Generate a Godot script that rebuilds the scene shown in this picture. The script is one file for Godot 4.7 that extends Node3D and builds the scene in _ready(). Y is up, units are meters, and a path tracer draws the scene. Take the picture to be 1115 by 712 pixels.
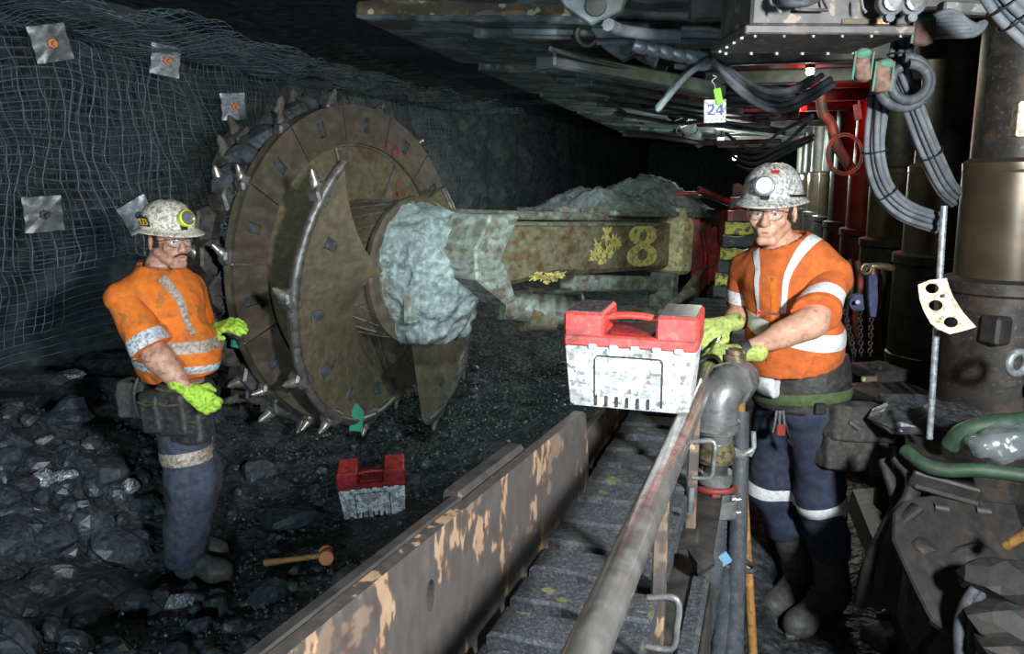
extends Node3D
# A longwall coal face: cutting drum on its ranging arm, cable trough, roof supports, two miners.
const F := 875.0
const PITCH := 0.18326
const EYE := Vector3(0, 1.82, 0)
var used := {}
var mt := {}
var rng := RandomNumberGenerator.new()

# ---- layout: a point seen at (px, py) of the 1115x712 photograph that stands d metres in front of the lens, or at height h
func ray(px: float, py: float) -> Vector3:
	var v := (356.0 - py) / F
	return Vector3((px - 557.5) / F, v * cos(PITCH) - sin(PITCH), -(cos(PITCH) + v * sin(PITCH)))
func P(px: float, py: float, d: float) -> Vector3:
	var r := ray(px, py)
	return EYE + r * (d / -r.z)
func PH(px: float, py: float, h: float) -> Vector3:
	var r := ray(px, py)
	return EYE + r * ((h - EYE.y) / r.y)

# ---- shape collector
class S:
	var v := PackedVector3Array()
	var g := PackedInt32Array()
	var sg := -1
	func tri(a: Vector3, b: Vector3, c: Vector3) -> void:
		v.append(a); v.append(c); v.append(b); g.append(sg)
	func quad(a: Vector3, b: Vector3, c: Vector3, d: Vector3) -> void:
		tri(a, b, c); tri(a, c, d)
	func oquad(a: Vector3, b: Vector3, c: Vector3, d: Vector3, out: Vector3) -> void:
		if (b - a).cross(c - a).dot(out) < 0.0: quad(d, c, b, a)
		else: quad(a, b, c, d)
	func otri(a: Vector3, b: Vector3, c: Vector3, out: Vector3) -> void:
		if (b - a).cross(c - a).dot(out) < 0.0: tri(c, b, a)
		else: tri(a, b, c)
	func mesh() -> ArrayMesh:
		var st := SurfaceTool.new()
		st.begin(Mesh.PRIMITIVE_TRIANGLES)
		for i in g.size():
			st.set_smooth_group(g[i])
			st.add_vertex(v[i * 3]); st.add_vertex(v[i * 3 + 1]); st.add_vertex(v[i * 3 + 2])
		st.generate_normals()
		st.index()
		return st.commit()
	func box(t: Transform3D, size: Vector3, b := 0.0) -> S:
		sg = -1
		var h := size * 0.5
		b = minf(b, minf(h.x, minf(h.y, h.z)) * 0.9)
		for k in 3:
			var u := (k + 1) % 3
			var w := (k + 2) % 3
			for s in [-1.0, 1.0]:
				var c := []
				for q in [[-1, -1], [1, -1], [1, 1], [-1, 1]]:
					var p := Vector3()
					p[k] = s * h[k]; p[u] = q[0] * (h[u] - b); p[w] = q[1] * (h[w] - b)
					c.append(t * p)
				var out := Vector3(); out[k] = s
				oquad(c[0], c[1], c[2], c[3], t.basis * out)
			if b > 0.0:
				for s in [-1.0, 1.0]:
					for r in [-1.0, 1.0]:
						var e := []
						for q in [[-1, 0], [1, 0], [1, 1], [-1, 1]]:
							var p := Vector3()
							p[w] = q[0] * (h[w] - b)
							p[k] = s * (h[k] - (b if q[1] else 0.0)); p[u] = r * (h[u] - (0.0 if q[1] else b))
							e.append(t * p)
						var out := Vector3(); out[k] = s; out[u] = r
						oquad(e[0], e[1], e[2], e[3], t.basis * out)
		if b > 0.0:
			for i in 8:
				var sx := 1.0 if i & 1 else -1.0
				var sy := 1.0 if i & 2 else -1.0
				var sz := 1.0 if i & 4 else -1.0
				otri(t * Vector3(sx * h.x, sy * (h.y - b), sz * (h.z - b)), t * Vector3(sx * (h.x - b), sy * h.y, sz * (h.z - b)), t * Vector3(sx * (h.x - b), sy * (h.y - b), sz * h.z), t.basis * Vector3(sx, sy, sz))
		return self
	func frames(p: Array, closed := false) -> Array:
		var out := []
		var n := p.size()
		var up := Vector3.UP
		for i in n:
			var a: Vector3 = p[posmod(i - 1, n)] if closed or i > 0 else p[0]
			var b: Vector3 = p[(i + 1) % n] if closed or i < n - 1 else p[n - 1]
			var t := (b - a).normalized()
			if i == 0:
				up = Vector3.UP if absf(t.y) < 0.9 else Vector3.RIGHT
			var x := up.cross(t).normalized()
			up = t.cross(x).normalized()
			out.append(Basis(x, up, t))
		return out
	func tube(p: Array, r, n := 8, caps := true, closed := false, sx := 1.0, sy := 1.0) -> S:
		var fr := frames(p, closed)
		var rings := []
		for i in p.size():
			var rr: float = r[i] if r is Array else r
			var ring := PackedVector3Array()
			for j in n:
				var a := TAU * j / n
				ring.append(p[i] + fr[i].x * cos(a) * rr * sx + fr[i].y * sin(a) * rr * sy)
			rings.append(ring)
		sg = 1
		var m := p.size() if closed else p.size() - 1
		for i in m:
			var A: PackedVector3Array = rings[i]
			var B: PackedVector3Array = rings[(i + 1) % p.size()]
			for j in n:
				var k := (j + 1) % n
				quad(A[j], A[k], B[k], B[j])
		if caps and not closed:
			sg = -1
			for j in range(1, n - 1):
				tri(rings[0][0], rings[0][j + 1], rings[0][j])
				tri(rings[-1][0], rings[-1][j], rings[-1][j + 1])
		return self
	func rod(a: Vector3, b: Vector3, r: float, n := 10) -> S:
		return tube([a, b], r, n)
	# profile of (radius, height) turned about the y axis of t; hard edges between the profile's pieces unless smooth
	func lathe(t: Transform3D, prof: Array, n := 24, smooth := false, a0 := 0.0, a1 := TAU) -> S:
		var full := a1 - a0 > TAU - 0.001
		for i in prof.size() - 1:
			sg = 2 if smooth else 2 + i
			var p: Vector2 = prof[i]
			var q: Vector2 = prof[i + 1]
			for j in n:
				var a := a0 + (a1 - a0) * j / n
				var b := a0 + (a1 - a0) * (j + 1) / n if not (full and j == n - 1) else a0
				var P0 := t * Vector3(cos(a) * p.x, p.y, sin(a) * p.x)
				var P1 := t * Vector3(cos(b) * p.x, p.y, sin(b) * p.x)
				var Q0 := t * Vector3(cos(a) * q.x, q.y, sin(a) * q.x)
				var Q1 := t * Vector3(cos(b) * q.x, q.y, sin(b) * q.x)
				if p.x > 0.00001: tri(P0, Q1, P1) if q.x > 0.00001 else tri(P0, Q0, P1)
				if q.x > 0.00001: tri(P0, Q0, Q1)
		return self
	# polygon in the xy plane of t, extruded along z by depth (centred), edges chamfered by b
	func prism(t: Transform3D, poly: PackedVector2Array, depth: float, b := 0.0) -> S:
		sg = -1
		if Geometry2D.is_polygon_clockwise(poly):
			poly = poly.duplicate(); poly.reverse()
		var inner := poly
		if b > 0.0:
			var off := PackedVector2Array()
			var m := poly.size()
			for i in m:
				var e0 := (poly[i] - poly[posmod(i - 1, m)]).normalized()
				var e1 := (poly[(i + 1) % m] - poly[i]).normalized()
				var nn := Vector2(-e0.y, e0.x) + Vector2(-e1.y, e1.x)
				off.append(poly[i] + nn.normalized() * b / maxf(0.4, nn.length() * 0.5))
			inner = off
		var ids := Geometry2D.triangulate_polygon(inner)
		var z := depth * 0.5
		for i in range(0, ids.size(), 3):
			var q := [inner[ids[i]], inner[ids[i + 1]], inner[ids[i + 2]]]
			otri(t * Vector3(q[0].x, q[0].y, z), t * Vector3(q[1].x, q[1].y, z), t * Vector3(q[2].x, q[2].y, z), t.basis.z)
			otri(t * Vector3(q[0].x, q[0].y, -z), t * Vector3(q[1].x, q[1].y, -z), t * Vector3(q[2].x, q[2].y, -z), -t.basis.z)
		for i in poly.size():
			var j := (i + 1) % poly.size()
			var e := poly[j] - poly[i]
			var out := t.basis * Vector3(e.y, -e.x, 0)
			oquad(t * Vector3(poly[i].x, poly[i].y, z - b), t * Vector3(poly[j].x, poly[j].y, z - b), t * Vector3(poly[j].x, poly[j].y, b - z), t * Vector3(poly[i].x, poly[i].y, b - z), out)
			if b > 0.0:
				for s in [-1.0, 1.0]:
					oquad(t * Vector3(poly[i].x, poly[i].y, s * (z - b)), t * Vector3(poly[j].x, poly[j].y, s * (z - b)), t * Vector3(inner[j].x, inner[j].y, s * z), t * Vector3(inner[i].x, inner[i].y, s * z), out + t.basis.z * s * out.length())
		return self
	# grid of points pts[i][j], open sheet
	func sheet(pts: Array, group := 1) -> S:
		sg = group
		for i in pts.size() - 1:
			for j in pts[i].size() - 1:
				quad(pts[i][j], pts[i + 1][j], pts[i + 1][j + 1], pts[i][j + 1])
		return self
	# sheet with thickness th along n
	func slab(pts: Array, n: Vector3, th: float) -> S:
		sheet(pts, 1)
		var back := []
		for row in pts:
			var r := []
			for p in row: r.append(p - n * th)
			r.reverse()
			back.append(r)
		sheet(back, 2)
		sg = -1
		var I := pts.size() - 1
		var J: int = pts[0].size() - 1
		for i in I:
			oquad(pts[i][0], pts[i + 1][0], pts[i + 1][0] - n * th, pts[i][0] - n * th, pts[i][0] - pts[i][1])
			oquad(pts[i][J], pts[i + 1][J], pts[i + 1][J] - n * th, pts[i][J] - n * th, pts[i][J] - pts[i][J - 1])
		for j in J:
			oquad(pts[0][j], pts[0][j + 1], pts[0][j + 1] - n * th, pts[0][j] - n * th, pts[0][j] - pts[1][j])
			oquad(pts[I][j], pts[I][j + 1], pts[I][j + 1] - n * th, pts[I][j] - n * th, pts[I][j] - pts[I - 1][j])
		return self
	# angular lump: a ball cut by random planes
	func rock(t: Transform3D, r: RandomNumberGenerator, cuts := 11) -> S:
		sg = -1
		var n := []
		for i in cuts:
			n.append([Vector3(r.randfn(), r.randfn(), r.randfn()).normalized(), r.randf_range(0.55, 1.0)])
		var ph := (1.0 + sqrt(5.0)) / 2.0
		var b := [Vector3(-1, ph, 0), Vector3(1, ph, 0), Vector3(-1, -ph, 0), Vector3(1, -ph, 0), Vector3(0, -1, ph), Vector3(0, 1, ph), Vector3(0, -1, -ph), Vector3(0, 1, -ph), Vector3(ph, 0, -1), Vector3(ph, 0, 1), Vector3(-ph, 0, -1), Vector3(-ph, 0, 1)]
		var f := [0,11,5, 0,5,1, 0,1,7, 0,7,10, 0,10,11, 1,5,9, 5,11,4, 11,10,2, 10,7,6, 7,1,8, 3,9,4, 3,4,2, 3,2,6, 3,6,8, 3,8,9, 4,9,5, 2,4,11, 6,2,10, 8,6,7, 9,8,1]
		var cut := func(d: Vector3) -> Vector3:
			d = d.normalized()
			var k := 1.15
			for q in n:
				var c: float = d.dot(q[0])
				if c > 0.05: k = minf(k, q[1] / c)
			return t * (d * k)
		for i in range(0, 60, 3):
			var a: Vector3 = b[f[i]]
			var c: Vector3 = b[f[i + 1]]
			var e: Vector3 = b[f[i + 2]]
			var ac: Vector3 = (a + c) * 0.5
			var ce: Vector3 = (c + e) * 0.5
			var ea: Vector3 = (e + a) * 0.5
			for w in [[a, ac, ea], [ac, c, ce], [ea, ce, e], [ac, ce, ea]]:
				tri(cut.call(w[0]), cut.call(w[1]), cut.call(w[2]))
		return self

# outer polygon with a hole joined to it by a seam
static func keyhole(outer: PackedVector2Array, hole: PackedVector2Array) -> PackedVector2Array:
	if Geometry2D.is_polygon_clockwise(outer): outer.reverse()
	if not Geometry2D.is_polygon_clockwise(hole): hole.reverse()
	var bi := 0
	var bj := 0
	var best := 1e9
	for i in outer.size():
		for j in hole.size():
			var d := outer[i].distance_squared_to(hole[j])
			if d < best: best = d; bi = i; bj = j
	var b := (hole[bj] - outer[bi]).normalized() * 0.0001
	var gap := Vector2(b.y, -b.x)
	var out := PackedVector2Array()
	for i in bi + 1: out.append(outer[i])
	for k in hole.size() + 1: out.append(hole[(bj + k) % hole.size()] + (gap if k == hole.size() else Vector2.ZERO))
	for i in range(bi, outer.size()): out.append(outer[i] + (gap if i == bi else Vector2.ZERO))
	return out
static func oval(c: Vector2, rx: float, ry: float, n := 16) -> PackedVector2Array:
	var o := PackedVector2Array()
	for i in n: o.append(c + Vector2(cos(TAU * i / n) * rx, sin(TAU * i / n) * ry))
	return o

# ---- nodes
func numbered(called: String) -> String:
	if not used.has(called):
		used[called] = 0
		return called
	used[called] += 1
	return "%s_%03d" % [called, used[called]]
func tag(o: Node, label: String, category: String, group := "", kind := "") -> Node:
	if label: o.set_meta("label", label)
	if category: o.set_meta("category", category)
	if group: o.set_meta("group", group)
	if kind: o.set_meta("kind", kind)
	return o
func thing(called: String, label: String, category: String, at := Vector3.ZERO, group := "", basis := Basis()) -> Node3D:
	var o := Node3D.new()
	o.name = numbered(called)
	add_child(o)
	o.transform = Transform3D(basis, at)
	tag(o, label, category, group)
	return o
# one mesh; shapes are in world space unless own is set
func put(called: String, shape, m: Material, parent: Node = self, own := false, kind := "") -> MeshInstance3D:
	var o := MeshInstance3D.new()
	o.mesh = shape.mesh() if shape is S else shape
	o.material_override = m
	if parent == self:
		o.name = numbered(called)
		add_child(o)
	else:
		o.name = called
		parent.add_child(o, true)
		if not own:
			o.transform = whole(parent).affine_inverse()
	if kind: o.set_meta("kind", kind)
	return o
func whole(n: Node) -> Transform3D:
	var t := Transform3D()
	while n != self:
		t = n.transform * t
		n = n.get_parent()
	return t
func structure(called: String, shape, m: Material, label := "") -> MeshInstance3D:
	var o := put(called, shape, m)
	o.set_meta("kind", "structure")
	if label: o.set_meta("label", label)
	return o
func copy(src: Node3D, at: Transform3D, label := "") -> Node3D:
	var stem := String(src.name).rstrip("0123456789").trim_suffix("_")
	var c: Node3D = src.duplicate()
	c.name = numbered(stem)
	add_child(c)
	c.transform = at
	if label: c.set_meta("label", label)
	return c
func at(p: Vector3, b := Basis()) -> Transform3D:
	return Transform3D(b, p)
# basis whose z runs along dir and whose y is as near up as it can be
func along(dir: Vector3, up := Vector3.UP) -> Basis:
	var z := dir.normalized()
	if absf(z.dot(up)) > 0.98: up = Vector3.FORWARD
	var x := up.cross(z).normalized()
	return Basis(x, z.cross(x), z)
# basis whose y runs along dir
func stand(dir: Vector3) -> Basis:
	var b := along(dir)
	return Basis(b.y, b.z, b.x)
func sag(a: Vector3, b: Vector3, drop: float, n := 10, wob := 0.0) -> Array:
	var out := []
	for i in n + 1:
		var t := float(i) / n
		var p := a.lerp(b, t) + Vector3.DOWN * drop * 4.0 * t * (1.0 - t)
		if wob > 0.0 and i > 0 and i < n: p += Vector3(rng.randf_range(-wob, wob), rng.randf_range(-wob, wob), rng.randf_range(-wob, wob))
		out.append(p)
	return out
func curve(pts: Array, per := 5) -> Array:
	var out := []
	for i in pts.size() - 1:
		var a: Vector3 = pts[maxi(i - 1, 0)]
		var b: Vector3 = pts[i]
		var c: Vector3 = pts[i + 1]
		var d: Vector3 = pts[mini(i + 2, pts.size() - 1)]
		for k in per: out.append(b.cubic_interpolate(c, a, d, float(k) / per))
	out.append(pts[-1])
	return out

# ---- materials
func noise_bytes(freq: float, sd: int, oct: int, size: int, cell := false) -> PackedByteArray:
	var n := FastNoiseLite.new()
	n.seed = sd
	n.noise_type = FastNoiseLite.TYPE_CELLULAR if cell else FastNoiseLite.TYPE_SIMPLEX_SMOOTH
	n.frequency = freq
	n.fractal_type = FastNoiseLite.FRACTAL_FBM
	n.fractal_octaves = oct
	var im := n.get_seamless_image(size, size)
	im.convert(Image.FORMAT_L8)
	return im.get_data()
# base colour a..b by a fine grain, then patches [colour, frequency, from, to, strength] laid over it
func skin(a: Color, b: Color, freq: float, sd: int, patches: Array, size := 256) -> ImageTexture:
	var n := noise_bytes(freq, sd, 5, size)
	var px := PackedByteArray()
	px.resize(size * size * 3)
	var masks := []
	for i in patches.size(): masks.append(noise_bytes(patches[i][1], sd * 7 + i * 13 + 3, 4, size))
	for i in size * size:
		var c := a.lerp(b, clampf((n[i] / 255.0 - 0.5) * 1.7 + 0.5, 0.0, 1.0))
		for k in patches.size():
			var q: Array = patches[k]
			var w := smoothstep(q[2], q[3], masks[k][i] / 255.0)
			if w > 0.0: c = c.lerp(q[0], w * q[4])
		px[i * 3] = int(clampf(c.r, 0, 1) * 255); px[i * 3 + 1] = int(clampf(c.g, 0, 1) * 255); px[i * 3 + 2] = int(clampf(c.b, 0, 1) * 255)
	return ImageTexture.create_from_image(Image.create_from_data(size, size, false, Image.FORMAT_RGB8, px))
var bumps := {}
func bump(freq: float, sd: int, cell := false) -> ImageTexture:
	var key := [freq, sd, cell]
	if not bumps.has(key):
		bumps[key] = ImageTexture.create_from_image(Image.create_from_data(256, 256, false, Image.FORMAT_L8, noise_bytes(freq, sd, 5, 256, cell)))
	return bumps[key]
func mat(called: String, a: Color, b: Color, scale: float, rough: float, metal := 0.0, patches := [], relief := 0.0, freq := 0.02, size := 256, own := false) -> StandardMaterial3D:
	var m := StandardMaterial3D.new()
	m.resource_name = called
	m.roughness = rough
	m.metallic = metal
	if scale > 0.0:
		m.albedo_texture = skin(a, b, freq, called.hash() % 9973, patches, size)
		m.uv1_triplanar = true
		m.uv1_world_triplanar = not own
		m.uv1_scale = Vector3.ONE * scale
		if relief > 0.0:
			m.heightmap_enabled = true
			m.heightmap_texture = bump(0.03, 5)
			m.heightmap_scale = relief
	else:
		m.albedo_color = a
	mt[called] = m
	return m
func plain(called: String, c: Color, rough := 0.6, metal := 0.0) -> StandardMaterial3D:
	return mat(called, c, c, 0.0, rough, metal)
func glow(called: String, c: Color, e: float) -> StandardMaterial3D:
	var m := plain(called, c, 0.4)
	m.emission_enabled = true
	m.emission = c
	m.emission_energy_multiplier = e
	return m
func rgb(r: int, g: int, b: int) -> Color:
	return Color8(r, g, b)

# ---- the place: distances along and across the coal face
func face_x(d: float) -> float:
	return -4.25 + 0.33 * d
func trough_x(d: float) -> float:   # left edge of the cable track
	return 0.236 + 0.325 * (d - 2.35)
var hn := FastNoiseLite.new()
func ground(x: float, d: float) -> float:
	var e := x - face_x(d)
	var y := 0.06 * hn.get_noise_2d(x * 90.0, d * 90.0) + 0.035 * hn.get_noise_2d(x * 320.0, d * 320.0 + 50.0)
	var left := smoothstep(0.3, -0.3, x - trough_x(d) + 0.5)
	y *= 0.25 + 0.75 * left
	y += 0.75 * smoothstep(1.5, 0.1, e) * (0.8 + 0.5 * hn.get_noise_2d(d * 60.0, 7.0))
	var e2 := trough_x(d) - 0.08 - x
	if e2 > -0.7: y += 0.62 * exp(-pow(e2 / 0.75, 2.0)) * smoothstep(2.7, 4.0, d) * smoothstep(9.0, 6.0, d)
	y += 0.18 * exp(-(pow((x + 1.9) / 0.5, 2.0) + pow((d - 2.5) / 0.5, 2.0)))
	y += 0.12 * left * smoothstep(4.0, 5.0, d)
	return y
func grid(nx: int, ny: int, f: Callable) -> ArrayMesh:
	var v := PackedVector3Array(); v.resize((nx + 1) * (ny + 1))
	var n := PackedVector3Array(); n.resize(v.size())
	for i in nx + 1:
		for j in ny + 1: v[i * (ny + 1) + j] = f.call(i, j)
	for i in nx + 1:
		for j in ny + 1:
			var a := v[mini(i + 1, nx) * (ny + 1) + j] - v[maxi(i - 1, 0) * (ny + 1) + j]
			var b := v[i * (ny + 1) + mini(j + 1, ny)] - v[i * (ny + 1) + maxi(j - 1, 0)]
			n[i * (ny + 1) + j] = a.cross(b).normalized()
	var ids := PackedInt32Array()
	for i in nx:
		for j in ny:
			var a := i * (ny + 1) + j
			var b := a + ny + 1
			ids.append_array(PackedInt32Array([a, b + 1, b, a, a + 1, b + 1]))
	var arr := []
	arr.resize(Mesh.ARRAY_MAX)
	arr[Mesh.ARRAY_VERTEX] = v; arr[Mesh.ARRAY_NORMAL] = n; arr[Mesh.ARRAY_INDEX] = ids
	var m := ArrayMesh.new()
	m.add_surface_from_arrays(Mesh.PRIMITIVE_TRIANGLES, arr)
	return m

func materials() -> void:
	var black := rgb(22, 24, 26)
	mat("coal", rgb(34, 37, 40), rgb(72, 77, 81), 0.9, 0.62, 0.0, [[rgb(20, 22, 24), 0.012, 0.5, 0.62, 0.7], [rgb(112, 118, 122), 0.12, 0.74, 0.8, 0.7]], 2.2, 0.05, 512).heightmap_texture = bump(0.06, 11)
	mat("coal_face", rgb(28, 32, 35), rgb(60, 66, 70), 0.5, 0.6, 0.0, [[rgb(84, 92, 96), 0.03, 0.6, 0.75, 0.4]], 3.0, 0.04, 512)
	mat("coal_lump", rgb(34, 37, 41), rgb(72, 77, 82), 2.0, 0.42, 0.0, [[rgb(98, 106, 112), 0.06, 0.66, 0.75, 0.6]], 0.6, 0.06)
	mat("coal_bright", rgb(120, 126, 130), rgb(205, 212, 214), 5.0, 0.35, 0.2, [[rgb(40, 44, 48), 0.05, 0.5, 0.6, 0.9]], 0.4, 0.06)
	mat("slab_stone", rgb(52, 56, 59), rgb(74, 79, 82), 1.5, 0.7, 0.0, [[rgb(36, 38, 41), 0.03, 0.55, 0.65, 0.6]], 0.6, 0.05)
	mat("dust", rgb(94, 104, 104), rgb(146, 157, 155), 1.6, 0.95, 0.0, [[rgb(78, 86, 86), 0.03, 0.56, 0.7, 0.6]], 0.8, 0.05)
	mat("dusty_steel", rgb(96, 102, 96), rgb(150, 158, 150), 1.1, 0.8, 0.15, [[rgb(92, 70, 48), 0.02, 0.55, 0.7, 0.7], [rgb(58, 58, 54), 0.05, 0.6, 0.7, 0.6]], 0.3, 0.04)
	mat("drum_steel", rgb(96, 88, 68), rgb(130, 120, 96), 0.8, 0.42, 0.25, [[rgb(82, 76, 62), 0.02, 0.5, 0.7, 0.5], [rgb(104, 88, 66), 0.012, 0.6, 0.8, 0.4]], 0.12, 0.05, 512)
	mat("drum_band", rgb(76, 67, 57), rgb(104, 94, 80), 0.9, 0.42, 0.25, [[rgb(62, 55, 48), 0.025, 0.5, 0.7, 0.5], [rgb(100, 78, 60), 0.02, 0.62, 0.8, 0.35]], 0.12, 0.05)
	mat("pick_steel", rgb(86, 84, 82), rgb(130, 126, 122), 1.8, 0.45, 0.5, [[rgb(74, 62, 52), 0.04, 0.55, 0.7, 0.7]], 0.2)
	mat("pick_tip", rgb(120, 112, 102), rgb(165, 158, 148), 6.0, 0.35, 0.6)
	mat("slot_dark", rgb(44, 46, 48), rgb(80, 84, 88), 4.0, 0.6)
	mat("dark_steel", rgb(44, 43, 42), rgb(72, 70, 68), 1.0, 0.55, 0.3, [[rgb(86, 66, 50), 0.03, 0.66, 0.76, 0.6]], 0.25, 0.05)
	mat("canopy_steel", rgb(72, 82, 84), rgb(112, 122, 124), 0.7, 0.6, 0.25, [[rgb(28, 32, 33), 0.015, 0.5, 0.6, 0.6], [rgb(86, 76, 62), 0.03, 0.7, 0.8, 0.5]], 0.3, 0.05)
	mat("chipped_cream", rgb(70, 62, 52), rgb(100, 84, 64), 1.6, 0.6, 0.1, [[rgb(190, 176, 146), 0.016, 0.62, 0.66, 1.0], [rgb(150, 98, 54), 0.03, 0.7, 0.74, 0.8]], 0.15)
	mat("plate_rust", rgb(74, 68, 65), rgb(98, 92, 88), 1.15, 0.5, 0.35, [[rgb(150, 98, 62), 0.0105, 0.595, 0.625, 0.95], [rgb(205, 172, 136), 0.0105, 0.62, 0.66, 0.0]], 0.12, 0.06, 512)
	mt["plate_rust"].albedo_texture = plate_skin()
	mt["plate_rust"].uv1_scale = Vector3(0.95, 0.42, 0.95)
	mat("rail_steel", rgb(142, 140, 136), rgb(178, 176, 172), 1.6, 0.22, 0.75, [[rgb(98, 90, 80), 0.02, 0.55, 0.8, 0.5], [rgb(170, 136, 104), 0.05, 0.8, 0.84, 0.7]], 0.1, 0.05)
	mat("rubber_block", rgb(36, 38, 42), rgb(66, 70, 75), 2.6, 0.75, 0.0, [[rgb(150, 156, 160), 0.3, 0.76, 0.82, 0.8], [rgb(140, 138, 66), 0.012, 0.79, 0.84, 0.5]], 0.5, 0.1)
	mat("yellow_block", rgb(150, 148, 54), rgb(184, 180, 76), 2.6, 0.6, 0.0, [[rgb(44, 46, 44), 0.03, 0.55, 0.62, 0.9]], 0.3, 0.08)
	mat("hose_grey", rgb(74, 78, 82), rgb(106, 111, 116), 2.5, 0.75, 0.0, [[rgb(70, 75, 80), 0.03, 0.55, 0.7, 0.6]], 0.1)
	mat("hose_dark", rgb(46, 49, 53), rgb(74, 78, 82), 2.5, 0.65, 0.0, [[rgb(100, 105, 108), 0.05, 0.68, 0.76, 0.6]], 0.1)
	mat("pipe_grey", rgb(96, 97, 97), rgb(128, 129, 128), 2.2, 0.42, 0.4, [[rgb(150, 150, 146), 0.06, 0.7, 0.76, 0.7], [rgb(70, 68, 66), 0.02, 0.55, 0.7, 0.5]], 0.1)
	mat("brass", rgb(120, 108, 82), rgb(156, 142, 110), 3.0, 0.4, 0.6, [[rgb(74, 68, 58), 0.04, 0.5, 0.6, 0.7]])
	mat("red_steel", rgb(120, 40, 36), rgb(160, 58, 50), 1.6, 0.6, 0.1, [[rgb(70, 60, 56), 0.03, 0.52, 0.62, 0.9]])
	mat("red_plastic", rgb(190, 52, 47), rgb(212, 72, 62), 3.0, 0.42, 0.0, [[rgb(110, 54, 50), 0.022, 0.58, 0.72, 0.75], [rgb(178, 120, 110), 0.05, 0.6, 0.75, 0.5]], 0.0, 0.04)
	mat("red_dull", rgb(120, 22, 28), rgb(176, 36, 40), 5.0, 0.5, 0.0, [[rgb(60, 26, 30), 0.022, 0.5, 0.7, 0.8]])
	mat("white_plastic", rgb(206, 208, 206), rgb(230, 231, 228), 2.2, 0.5, 0.0, [[rgb(120, 122, 122), 0.012, 0.5, 0.6, 0.7], [rgb(70, 70, 70), 0.03, 0.6, 0.7, 0.75]], 0.0, 0.05, 512)
	mat("orange_cloth", rgb(198, 94, 38), rgb(214, 112, 52), 3.5, 0.9, 0.0, [[rgb(150, 82, 38), 0.016, 0.56, 0.74, 0.55]], 0.12, 0.03)
	mat("orange_worn", rgb(206, 100, 24), rgb(224, 120, 36), 3.5, 0.9, 0.0, [[rgb(112, 78, 50), 0.014, 0.58, 0.8, 0.7]], 0.12, 0.03)
	mat("navy_cloth", rgb(35, 42, 60), rgb(52, 61, 84), 3.2, 0.92, 0.0, [[rgb(64, 66, 72), 0.014, 0.56, 0.7, 0.6]], 0.12, 0.03)
	mat("denim_worn", rgb(48, 54, 70), rgb(68, 75, 94), 3.0, 0.92, 0.0, [[rgb(70, 72, 80), 0.014, 0.52, 0.66, 0.7], [rgb(34, 38, 48), 0.02, 0.55, 0.7, 0.6]], 0.12, 0.03)
	mat("tape", rgb(214, 216, 218), rgb(238, 240, 240), 6.0, 0.4, 0.0, [[rgb(168, 170, 172), 0.04, 0.6, 0.75, 0.6]])
	mat("tape_worn", rgb(176, 180, 182), rgb(218, 222, 224), 6.0, 0.4, 0.0, [[rgb(96, 92, 86), 0.035, 0.54, 0.64, 0.8]])
	mat("tape_muddy", rgb(150, 132, 118), rgb(196, 180, 166), 6.0, 0.5, 0.0, [[rgb(90, 80, 72), 0.03, 0.5, 0.64, 0.7]])
	mat("glove", rgb(150, 190, 50), rgb(178, 210, 74), 6.0, 0.9, 0.0, [[rgb(88, 112, 50), 0.03, 0.56, 0.68, 0.7]], 0.1)
	mat("glove_pale", rgb(170, 188, 92), rgb(196, 206, 126), 6.0, 0.9, 0.0, [[rgb(112, 122, 74), 0.03, 0.54, 0.68, 0.6]], 0.1)
	mat("leather", rgb(34, 33, 32), rgb(56, 55, 53), 4.0, 0.6, 0.0, [[rgb(84, 83, 80), 0.03, 0.62, 0.75, 0.6]], 0.1)
	mat("pouch_canvas", rgb(58, 57, 54), rgb(82, 80, 76), 5.0, 0.9, 0.0, [[rgb(44, 44, 42), 0.02, 0.55, 0.68, 0.6]], 0.1)
	mat("boot_rubber", rgb(54, 54, 53), rgb(80, 80, 78), 4.0, 0.6, 0.0, [[rgb(98, 97, 94), 0.025, 0.58, 0.7, 0.6]], 0.06)
	mat("belt_green", rgb(62, 78, 46), rgb(84, 100, 62), 6.0, 0.85)
	mat("skin_tone", rgb(196, 146, 120), rgb(214, 166, 140), 5.0, 0.55, 0.0, [[rgb(140, 104, 86), 0.02, 0.56, 0.72, 0.5]])
	mat("skin_dirty", rgb(178, 128, 106), rgb(202, 152, 128), 6.0, 0.55, 0.0, [[rgb(118, 88, 74), 0.018, 0.5, 0.68, 0.65]])
	mat("arm_skin", rgb(176, 124, 98), rgb(198, 146, 118), 5.0, 0.55, 0.0, [[rgb(122, 86, 68), 0.03, 0.5, 0.66, 0.6]])
	mat("hair", rgb(34, 27, 22), rgb(56, 45, 36), 20.0, 0.7)
	mat("helmet_grey", rgb(190, 190, 186), rgb(216, 216, 210), 9.0, 0.45, 0.0, [[rgb(96, 96, 94), 0.024, 0.54, 0.6, 0.85], [rgb(140, 126, 110), 0.05, 0.62, 0.7, 0.7]])
	mat("helmet_cream", rgb(214, 206, 188), rgb(230, 224, 208), 7.0, 0.45, 0.0, [[rgb(120, 84, 62), 0.016, 0.6, 0.7, 0.8], [rgb(84, 80, 74), 0.05, 0.66, 0.72, 0.8]])
	mat("leg_bronze", rgb(70, 60, 45), rgb(92, 80, 60), 1.2, 0.36, 0.35, [[rgb(70, 60, 48), 0.012, 0.5, 0.7, 0.7]], 0.05)
	mat("leg_case", rgb(38, 36, 34), rgb(58, 55, 52), 1.4, 0.52, 0.2, [[rgb(130, 120, 110), 0.12, 0.76, 0.8, 0.7], [rgb(94, 72, 56), 0.02, 0.6, 0.72, 0.6]], 0.12, 0.05)
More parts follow.
